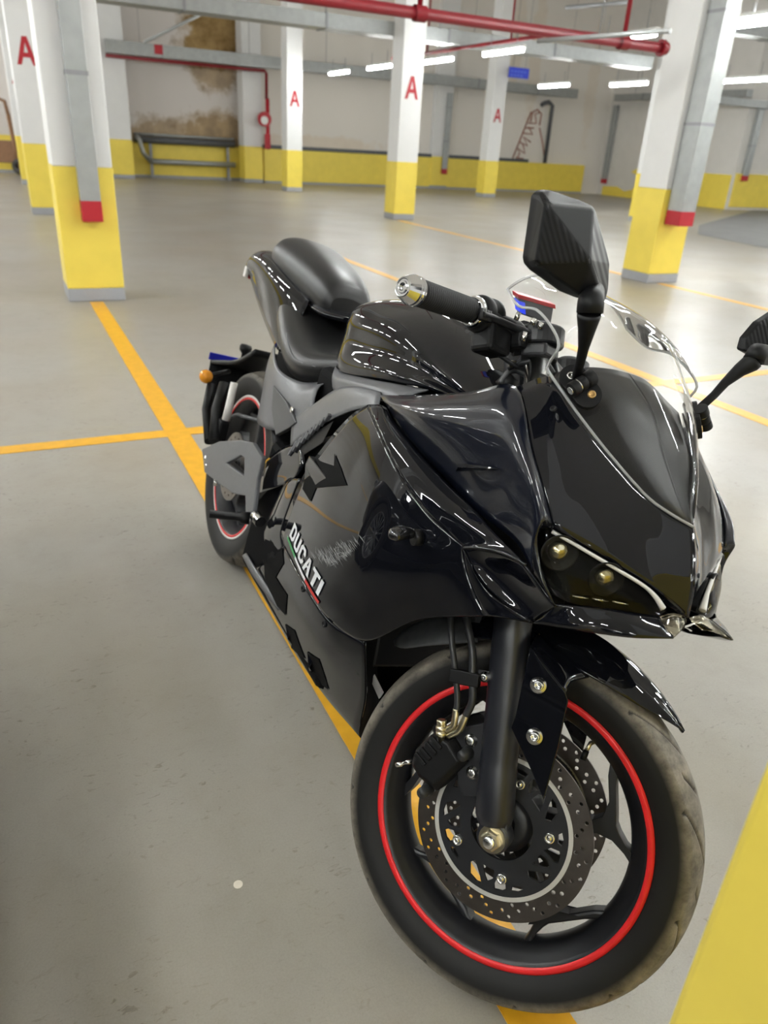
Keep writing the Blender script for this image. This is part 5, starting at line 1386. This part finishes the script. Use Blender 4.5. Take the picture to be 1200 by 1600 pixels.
# ---- items laid on the side fairing
def bvh_of(G):
    vs = [p for r in G for p in r]; b = len(G[0]); fs = []
    for i in range(len(G) - 1):
        for j in range(b - 1): fs.append((i * b + j, i * b + j + 1, (i + 1) * b + j + 1, (i + 1) * b + j))
    return BVHTree.FromPolygons(vs, fs)
bv_side = bvh_of(G_SIDE); bv_belly = bvh_of(belly[1])
def on(bv, x, z, lift=.001):
    h = bv.ray_cast(V((x, -1, z)), V((0, 1, 0)))
    if h[0] is None: return None
    n = h[1] if h[1].y < 0 else -h[1]
    return h[0] + n * lift
def lay(bv, poly2, lift, tri=4):
    """flat outline in x/z laid on the panel; quads are cut finer so they follow the curve"""
    pts_ = []
    for i in range(len(poly2)):
        a = V((poly2[i][0], 0, poly2[i][1])); b = V((poly2[(i + 1) % len(poly2)][0], 0, poly2[(i + 1) % len(poly2)][1]))
        for k in range(tri): pts_.append(a.lerp(b, k / tri))
    r = [on(bv, p.x, p.z, lift) for p in pts_]
    return [p for p in r if p is not None]
def lay_fine(bv, loops, lift, y0, depth=3):
    pv, pf = plate(loops, 0.0)
    vs = [V(v) for v in pv]; fs = []
    for f in pf:
        for i in range(1, len(f) - 1): fs.append((f[0], f[i], f[i + 1]))
    for _ in range(depth):
        nf = []; mid = {}
        def mp(a, b):
            k = (min(a, b), max(a, b))
            if k not in mid: mid[k] = len(vs); vs.append((vs[a] + vs[b]) / 2)
            return mid[k]
        for a, b, c in fs:
            p, q, r = mp(a, b), mp(b, c), mp(c, a)
            nf += [(a, p, r), (p, b, q), (r, q, c), (p, q, r)]
        fs = nf
    return [on(bv, v.x, v.y, lift) or V((v.x, y0, v.y)) for v in vs], fs
# decal letters in (s along, t up) of a unit band
LET = {
 'D': [[(0, 0), (.62, 0), (.92, .22), (.92, .78), (.62, 1), (0, 1), (0, .8), (.55, .8), (.62, .7), (.62, .3), (.55, .2), (.3, .2), (.3, .8), (0, .8)]],
 'U': [[(0, 1), (0, .2), (.2, 0), (.75, 0), (.95, .2), (.95, 1), (.65, 1), (.65, .28), (.58, .2), (.38, .2), (.3, .28), (.3, 1)]],
 'C': [[(.95, .36), (.95, .2), (.75, 0), (.2, 0), (0, .2), (0, .8), (.2, 1), (.75, 1), (.95, .8), (.95, .64), (.65, .64), (.65, .74), (.58, .8), (.37, .8), (.3, .72), (.3, .28), (.37, .2), (.58, .2), (.65, .26), (.65, .36)]],
 'A': [[(0, 0), (.3, 0), (.35, .2), (.44, .38), (.56, .38), (.65, .2), (.7, 0), (1, 0), (.66, 1), (.34, 1)]],
 'T': [[(.32, 0), (.64, 0), (.64, .78), (.96, .78), (.96, 1), (0, 1), (0, .78), (.32, .78)]],
 'I': [[(0, 0), (.32, 0), (.32, 1), (0, 1)]],
}
q00 = V((0.8252, -0.2120, 0.4697)); q01 = V((0.8359, -0.2160, 0.5068)); q10 = V((1.0581, -0.2310, 0.4548)); q11 = V((1.0717, -0.2350, 0.4917))
def band(s_, t_):
    a = q00.lerp(q10, s_); b = q01.lerp(q11, s_); return a.lerp(b, t_)
word = 'DUCATI'; wd = {'D': .95, 'U': .98, 'C': .98, 'A': 1.02, 'T': .98, 'I': .34}
tot = sum(wd[c] for c in word) + .1 * 5; pos = 0.0
for ch in word:
    lp = LET[ch][0]
    vs2 = [band((pos + p[0] + (p[1] - .5) * -.0) / tot, p[1]) for p in lp]
    # triangulate through a filled curve so that counters stay open
    loops = [[(v.x, v.z) for v in vs2]]
    if ch == 'D':
        o_ = [(0, 0), (.62, 0), (.92, .22), (.92, .78), (.62, 1), (0, 1)]; i_ = [(.3, .2), (.55, .2), (.62, .3), (.62, .7), (.55, .8), (.3, .8)]
        loops = [[(band((pos + p[0]) / tot, p[1]).x, band((pos + p[0]) / tot, p[1]).z) for p in q] for q in (o_, i_)]
    if ch == 'A':
        i_ = [(.42, .52), (.58, .52), (.5, .82)]
        loops.append([(band((pos + p[0]) / tot, p[1]).x, band((pos + p[0]) / tot, p[1]).z) for p in i_])
    pv, pf = plate(loops, 0.0)
    w = [on(bv_side, v.x, v.y, .0022) or on(bv_belly, v.x, v.y, .0022) or V((v.x, -.2, v.y)) for v in pv]
    tag(MB().add(w, pf).build('decal_letter', B['white_ink'], side), 'white letter ' + ch)
    pos += wd[ch] + .1
for a, b, mk, lb in ((-.04, .33, 'green_ink', 'green part of the stripe'), (.33, .70, 'white_ink', 'white part of the stripe'), (.70, 1.04, 'red_ink', 'red part of the stripe')):
    vs_ = []
    for i in range(9):
        t_ = a + (b - a) * i / 8
        for h in (-.36, -.17):
            p = band(t_, h); w = on(bv_side, p.x, p.z, .0022) or on(bv_belly, p.x, p.z, .0022) or V((p.x, -.2, p.z)); vs_.append(w)
    tag(MB().add(vs_, [(2 * i, 2 * i + 1, 2 * i + 3, 2 * i + 2) for i in range(8)]).build('decal_stripe', B[mk], side), lb)
# scratches: a fan of fine pale scores
sc2 = MB()
rs = random.Random(11)
c0 = V((0.9826, -0.2220, 0.5181)); c1 = V((1.1733, -0.2470, 0.6347))
dn = (V((1.1026, -0.2350, 0.5307)) - V((1.1186, -0.2400, 0.5975))).normalized()
for i in range(260):
    t_ = rs.random(); base = V((0.9803, -0.2220, 0.5026)).lerp(V((1.0865, -0.2300, 0.5369)), t_).lerp(V((1.1743, -0.2500, 0.6422)).lerp(V((1.1121, -0.2340, 0.5558)), t_ * .7), rs.random() ** 1.2)
    L_ = rs.uniform(.008, .04); w_ = rs.uniform(.00013, .00045)
    dr_ = (V((1.1242, -0.2380, 0.5516)) - V((1.0579, -0.2320, 0.5564))).normalized() if rs.random() < .75 else V((rs.uniform(-1, 1), 0, rs.uniform(-1, 1))).normalized()
    sd = V((dr_.z, 0, -dr_.x)).normalized()
    a = base - dr_ * L_ / 2; b = base + dr_ * L_ / 2
    pp = [on(bv_side, q.x, q.z, .0021) for q in (a, (a + b) / 2 + sd * w_, b, (a + b) / 2 - sd * w_)]
    if all(pp): sc2.add(pp, [(0, 1, 2, 3)])
so = sc2.build('scratches', B['scratch'], side); so['kind'] = 'stuff'; tag(so, 'fan of pale scratches')
# vent at the rear of the side fairing: black sheet laid on as its inner shade, with a blade standing out
op = [(0.7966, -0.2100, 0.6442), (0.8772, -0.2150, 0.6624), (0.9563, -0.2220, 0.6835), (0.9334, -0.2220, 0.7012), (0.9961, -0.2300, 0.6933), (1.0493, -0.2350, 0.6814), (0.9694, -0.2280, 0.6452), (0.9013, -0.2200, 0.6140), (0.8958, -0.2150, 0.5808), (0.8195, -0.2050, 0.5775)]
w, pf = lay_fine(bv_side, [[(p[0], p[2]) for p in op]], .0016, -.2)
MB().add(w, pf).build('vent_shade_patch', B['under'], side)
fin_o = [V(p) for p in ((0.8178, -0.2220, 0.6521), (0.7986, -0.2160, 0.6265), (0.8145, -0.2140, 0.5890), (0.8704, -0.2160, 0.5736), (0.9423, -0.2180, 0.5721), (0.9577, -0.2220, 0.5831), (0.9470, -0.2280, 0.6259), (0.9134, -0.2280, 0.6196), (0.9729, -0.2320, 0.6489), (0.9376, -0.2320, 0.6514))]
fin_r = [p + V((0, .018, 0)) for p in fin_o]
n = len(fin_o)
MB().add(fin_o + fin_r, [tuple(range(n))] + [(i, (i + 1) % n, n + (i + 1) % n, n + i) for i in range(n)]).build('vent_blade', B['paint'], side, bevel=.0015)
# gill on the side cowl
g = [V(p) for p in ((1.2981, -0.2140, 0.8283), (1.2995, -0.2120, 0.8156), (1.3559, -0.2140, 0.8395), (1.3929, -0.2120, 0.8579), (1.3513, -0.2140, 0.8466))]
ridge = [V(p) for p in ((1.3282, -0.2320, 0.8316), (1.3657, -0.2260, 0.8467))]
MB().add(g + ridge, [(0, 5, 6, 4), (4, 6, 3), (3, 6, 2), (2, 6, 5, 1), (1, 5, 0)]).build('cowl_gill', B['paint'], bike, bevel=.001)
# screws along the seam
for p in ((0.8305, -0.2050, 0.4277), (0.9756, -0.2250, 0.4241), (1.0890, -0.2220, 0.4134)):
    q = on(bv_belly, p[0], p[2], .0005) or V(p)
    MB().lathe([(.0001, .0005), (.003, .0005), (.003, .002), (.0062, .0025), (.0072, 0)], q, (0, -1, -.1), 18).build('panel_screw', B['plastic'], belly[0])
for p in ((1.3976, -0.1630, 0.9559),):
    MB().lathe([(.0001, .0003), (.0025, .0003), (.0025, .0012), (.0045, .0014), (.005, 0)], V(p) + V((0, -.002, .001)), (.3, -.7, .6), 16).build('panel_screw', B['plastic'], nose[0])
# belly vents: uncut panel, laid-on dark shapes give the shade inside
for tri, tip in ((((0.8267, -0.1750, 0.2485), (0.9068, -0.1820, 0.2827), (0.9434, -0.1600, 0.2336), (0.8184, -0.1400, 0.1795)), (0.9147, -0.1900, 0.2795)), (((0.9775, -0.1720, 0.2764), (1.0426, -0.1760, 0.3021), (1.0497, -0.1500, 0.2316), (0.9435, -0.1400, 0.1969)), (1.0499, -0.1900, 0.3101))):
    w, pf = lay_fine(bv_belly, [[(p[0], p[2]) for p in tri]], .0016, -.16)
    vo = MB().add(w, pf).build('belly_vent_shade', B['under'], belly[0])
    a, b = V(tri[0]), V(tri[3]); 
    a = on(bv_belly, a.x, a.z, .001) or a; b = on(bv_belly, b.x, b.z, .001) or b
    t_ = a.lerp(b, .4) + V((.03, -.012, .004))
    MB().add([a, b, t_, a + V((.02, .01, 0)), b + V((.02, .012, 0))], [(0, 1, 2), (1, 4, 2), (0, 2, 3)]).build('vent_fin', B['paint'], vo, solid=.002)
# rear facets and rail of the lower fairing
panel('rear_fairing', [[(0.7713, -0.2050, 0.5824), (0.7546, -0.2020, 0.5073), (0.7448, -0.1990, 0.4421), (0.7723, -0.1960, 0.4140)],
                       [(0.6775, -0.1900, 0.5450), (0.6591, -0.1900, 0.4514), (0.6568, -0.1860, 0.3793), (0.7048, -0.1780, 0.3396)],
                       [(0.5406, -0.1500, 0.4507), (0.5434, -0.1580, 0.3739), (0.5468, -0.1550, 0.3192), (0.6271, -0.1500, 0.2816)]], B['paint'])
panel('belly_rail', [[(0.4490, -0.1550, 0.2265), (0.4770, -0.1580, 0.2488)], [(0.5673, -0.1680, 0.2379), (0.6086, -0.1720, 0.2643)], [(0.6815, -0.1720, 0.2477), (0.7146, -0.1760, 0.2721)], [(0.7829, -0.1720, 0.2573), (0.7975, -0.1740, 0.2696)]], B['grey'], ku=4, kv=2, solid=.004)
panel('lower_panel', [[(0.6500, -0.1720, 0.6296), (0.7265, -0.1860, 0.6067), (0.7087, -0.1860, 0.5587)], [(0.5439, -0.1680, 0.5740), (0.5836, -0.1760, 0.5294), (0.5801, -0.1720, 0.4826)], [(0.4376, -0.1600, 0.4954), (0.4590, -0.1650, 0.4619), (0.4626, -0.1600, 0.4185)]], B['paint'])

for s in (-1, 1):
    tri = [(0.3725, -0.1630, 0.6847), (0.4999, -0.1700, 0.6786), (0.5975, -0.1740, 0.6582), (0.5649, -0.1720, 0.6342), (0.4792, -0.1660, 0.5844), (0.4003, -0.1620, 0.6274)]
    tv = [V((p[0], p[1] * -s, p[2])) for p in tri]
    tb = [p + V((0, .012 * -s, 0)) for p in tv]
    n = len(tv)
    MB().add(tv + tb, [tuple(range(n))] + [(i, (i + 1) % n, n + (i + 1) % n, n + i) for i in range(n)]).build('cover_inset', B['grey_dark'], bike, bevel=.002)
# ---- rear end
hp = [(p[0], p[2]) for p in ((0.0178, -0.1900, 0.3664), (0.1580, -0.1900, 0.4439), (0.3237, -0.1900, 0.5092), (0.4192, -0.1900, 0.5373), (0.5084, -0.1900, 0.5295), (0.5132, -0.1900, 0.4723), (0.5434, -0.1900, 0.3973), (0.5077, -0.1900, 0.3660), (0.4622, -0.1900, 0.4054), (0.3788, -0.1900, 0.3739), (0.2461, -0.1900, 0.3473), (0.0946, -0.1900, 0.3206))]
hh = [(p[0], p[2]) for p in ((0.2660, -0.1900, 0.4186), (0.3574, -0.1900, 0.4775), (0.3896, -0.1900, 0.4827), (0.4179, -0.1900, 0.4430))]
vs, fs = plate_xz([hp, hh], .012, -.19)
hg = MB().add(vs, fs).build('footrest_hanger', B['grey'], bike, bevel=.003)
for p, r_ in (((0.0754, -0.1960, 0.3582), .009), ((0.0986, -0.1960, 0.3423), .006)):
    MB().lathe([(.0001, .003), (r_, .003), (r_, 0)], p, (0, -1, 0), 16).build('hanger_bolt', B['steel'], hg)
fp = V((0.5303, -0.1950, 0.3726)); fe = V((0.4919, -0.2850, 0.3567))
MB().tube([fp, fp.lerp(fe, .2), fp.lerp(fe, .25), fe], [.016, .016, .0105, .0105], 12).build('footrest', B['plastic'], hg)
MB().tube([V((0.5499, -0.1900, 0.3896)), V((0.5798, -0.1850, 0.3867))], .015, 12).build('footrest_pivot', B['steel'], hg)
MB().tube([V((0.2328, -0.2000, 0.3483)), V((0.2302, -0.2000, 0.3351))], .006, 10).build('hanger_bolt', B['steel'], hg)
# mirrored hanger
vs, fs = plate_xz([hp, hh], .012, .19)
hgl = MB().add(vs, fs).build('footrest_hanger', B['grey'], bike, bevel=.003)
MB().tube([V((fp.x, .195, fp.z)), V((fe.x, .285, fe.z))], .0105, 12).build('footrest', B['plastic'], hgl)
for s in (-1, 1):
    MB().tube([V((-.05, .11 * s, .318)), V((.2, .108 * s, .345)), V((.42, .085 * s, .37))], .026, 12, flat=1.0).build('swingarm', B['satin'], bike)
    MB().lathe([(.0001, 0), (.016, 0), (.016, .012), (.0001, .014)], (0, .135 * s, .318), (0, s, 0), 6, False).build('axle_nut', B['steel'], bike)
MB().tube([V((0, -.135, .318)), V((0, .135, .318))], .011, 12).build('rear_axle', B['satin'], bike)
MB().tube([V((.35, 0, .40)), V((.42, 0, .66))], .035, 16).build('shock_absorber', B['satin'], bike)
MB().lathe([(.088, -.006), (.096, -.006), (.096, .006), (.088, .006), (.088, -.006)], (0, .085, .318), (0, 1, 0), 40, False).build('sprocket', B['satin'], bike)
MB().tube([V((0, .085, .415)), V((.5, .085, .42)), V((.54, .085, .38)), V((.5, .085, .335)), V((0, .085, .222))], .007, 8).build('drive_chain', B['satin'], bike)
# caliper and stays beside the rear wheel
rc = MB().box(V((-0.0406, -0.1300, 0.4193)), (.05, .03, .07)).build('rear_caliper', B['plastic'], bike, bevel=.006)
MB().tube([V((0.0291, -0.1500, 0.5928)), V((0.0372, -0.1500, 0.5181)), V((0.0369, -0.1500, 0.4768))], [.011, .0125, .013], 12).build('pale_strut', B['white'], bike)
MB().tube([V((-0.0722, -0.1300, 0.4452)), V((0.0461, -0.1200, 0.5019)), V((0.2533, -0.1100, 0.5505))], .006, 10).build('rear_stay', B['grey_metal'], bike)
MB().tube([V((-0.2243, -0.1400, 0.5156)), V((-0.1813, -0.1500, 0.4379)), V((-0.0448, -0.1600, 0.3735))], .014, 10).build('guard_arm', B['plastic'], bike)
MB().tube([V((-0.1431, -0.1200, 0.5437)), V((-0.0954, -0.1400, 0.4681)), V((-0.0140, -0.1500, 0.3867))], .02, 10).build('guard_arm', B['plastic'], bike)
# hugger
hr = []
for a in (150, 130, 105, 80, 55):
    ca, sa = math.cos(math.radians(a)), math.sin(math.radians(a))
    hr.append([V((.345 * ca - .0, y, .318 + (.345 - (.03 if abs(y) > .07 else 0)) * sa)) for y in (-.088, -.06, 0, .06, .088)])
for a in ():
    pass
net(MB(), grid(hr[3:] if False else [[V((.12, -.085, .60)), V((.12, 0, .645)), V((.12, .085, .60))], [V((.22, -.085, .55)), V((.22, 0, .59)), V((.22, .085, .55))], [V((.33, -.08, .45)), V((.33, 0, .47)), V((.33, .08, .45))]], 4, 4)).build('rear_hugger', B['plastic'], bike, solid=.003)
# number plate bracket, rear indicator, tail guard
brk = [[V((-.43, y * 1.0, .553 + .0 * y)) for y in (-.10, -.05, 0, .05, .10)], [V((-.34, y * .9, .578)) for y in (-.10, -.05, 0, .05, .10)], [V((-.24, y * .7, .612)) for y in (-.10, -.05, 0, .05, .10)], [V((-.12, y * .6, .68)) for y in (-.10, -.05, 0, .05, .10)]]
br_ = net(MB(), grid(brk, 4, 3)).build('plate_bracket', B['plastic'], bike, solid=.014)
flap = [[V((-.425, y, .548)) for y in (-.10, 0, .10)], [V((-.40, y, .50)) for y in (-.105, 0, .105)], [V((-.36, y, .42)) for y in (-.1, 0, .1)], [V((-.31, y, .36)) for y in (-.08, 0, .08)]]
net(MB(), grid(flap, 3, 3)).build('guard_flap', B['under'], br_, solid=.006)
tag(MB().box2((-.442, -.105, .552), (-.434, .105, .578)).build('plate_edge', B['blue_plate'], br_, bevel=.001), 'blue plate edge')
c = V((-0.2327, -0.1600, 0.5356))
tag(MB().lathe([(.0001, -.02), (.016, -.016), (.022, -.004), (.022, .008), (.015, .018), (.0001, .022)], c, (1, -.2, 0), 20).build('rear_indicator', B['amber'], bike), 'amber rear indicator')
MB().tube([c, V((c.x - .02, -.08, .565))], .008, 10).build('indicator_stalk', B['plastic'], bike)
k = V((-0.3276, -0.0200, 0.6299)); 
MB().lathe([(.008, -.05), (.009, -.012), (.02, 0), (.022, .012), (.018, .02), (.0001, .022)], k, (0, 0, 1), 20).build('guard_knob', B['plastic'], bike)
# dark shape laid on the uncut panel as an opening's shade, low on the side, and the pale stay in front of the radiator
op2 = [(0.6442, -0.1900, 0.3725), (0.7773, -0.2030, 0.4161), (0.8229, -0.2100, 0.4010), (0.7850, -0.2000, 0.3450), (0.8863, -0.2080, 0.3575), (0.8501, -0.1700, 0.2853), (0.7668, -0.1650, 0.2634), (0.6744, -0.1650, 0.2799)]
w, pf = lay_fine(bv_belly, [[(p[0], p[2]) for p in op2]], .0016, -.19)
MB().add(w, pf).build('side_shade_patch', B['under'], belly[0])
st_ = [V((1.1291, -0.1200, 0.3293)), V((1.1370, -0.1180, 0.3378)), V((1.1827, -0.1100, 0.3205)), V((1.1814, -0.1120, 0.3077))]
MB().add(st_ + [p + V((-.004, .006, 0)) for p in st_], [(0, 1, 2, 3), (7, 6, 5, 4), (0, 4, 5, 1), (1, 5, 6, 2), (2, 6, 7, 3), (3, 7, 4, 0)]).build('pale_stay', B['white'], bike)
# side stand on the far side
MB().tube([V((.56, .10, .26)), V((.60, .22, .15)), V((.63, .315, .098))], [.014, .011, .011], 12).build('side_stand', B['satin'], bike)
sf = MB().box(V((.635, .322, .0955)), (.07, .04, .008), Matrix.Rotation(math.radians(15.96), 3, 'X')).build('stand_foot', B['satin'], bike, bevel=.002)
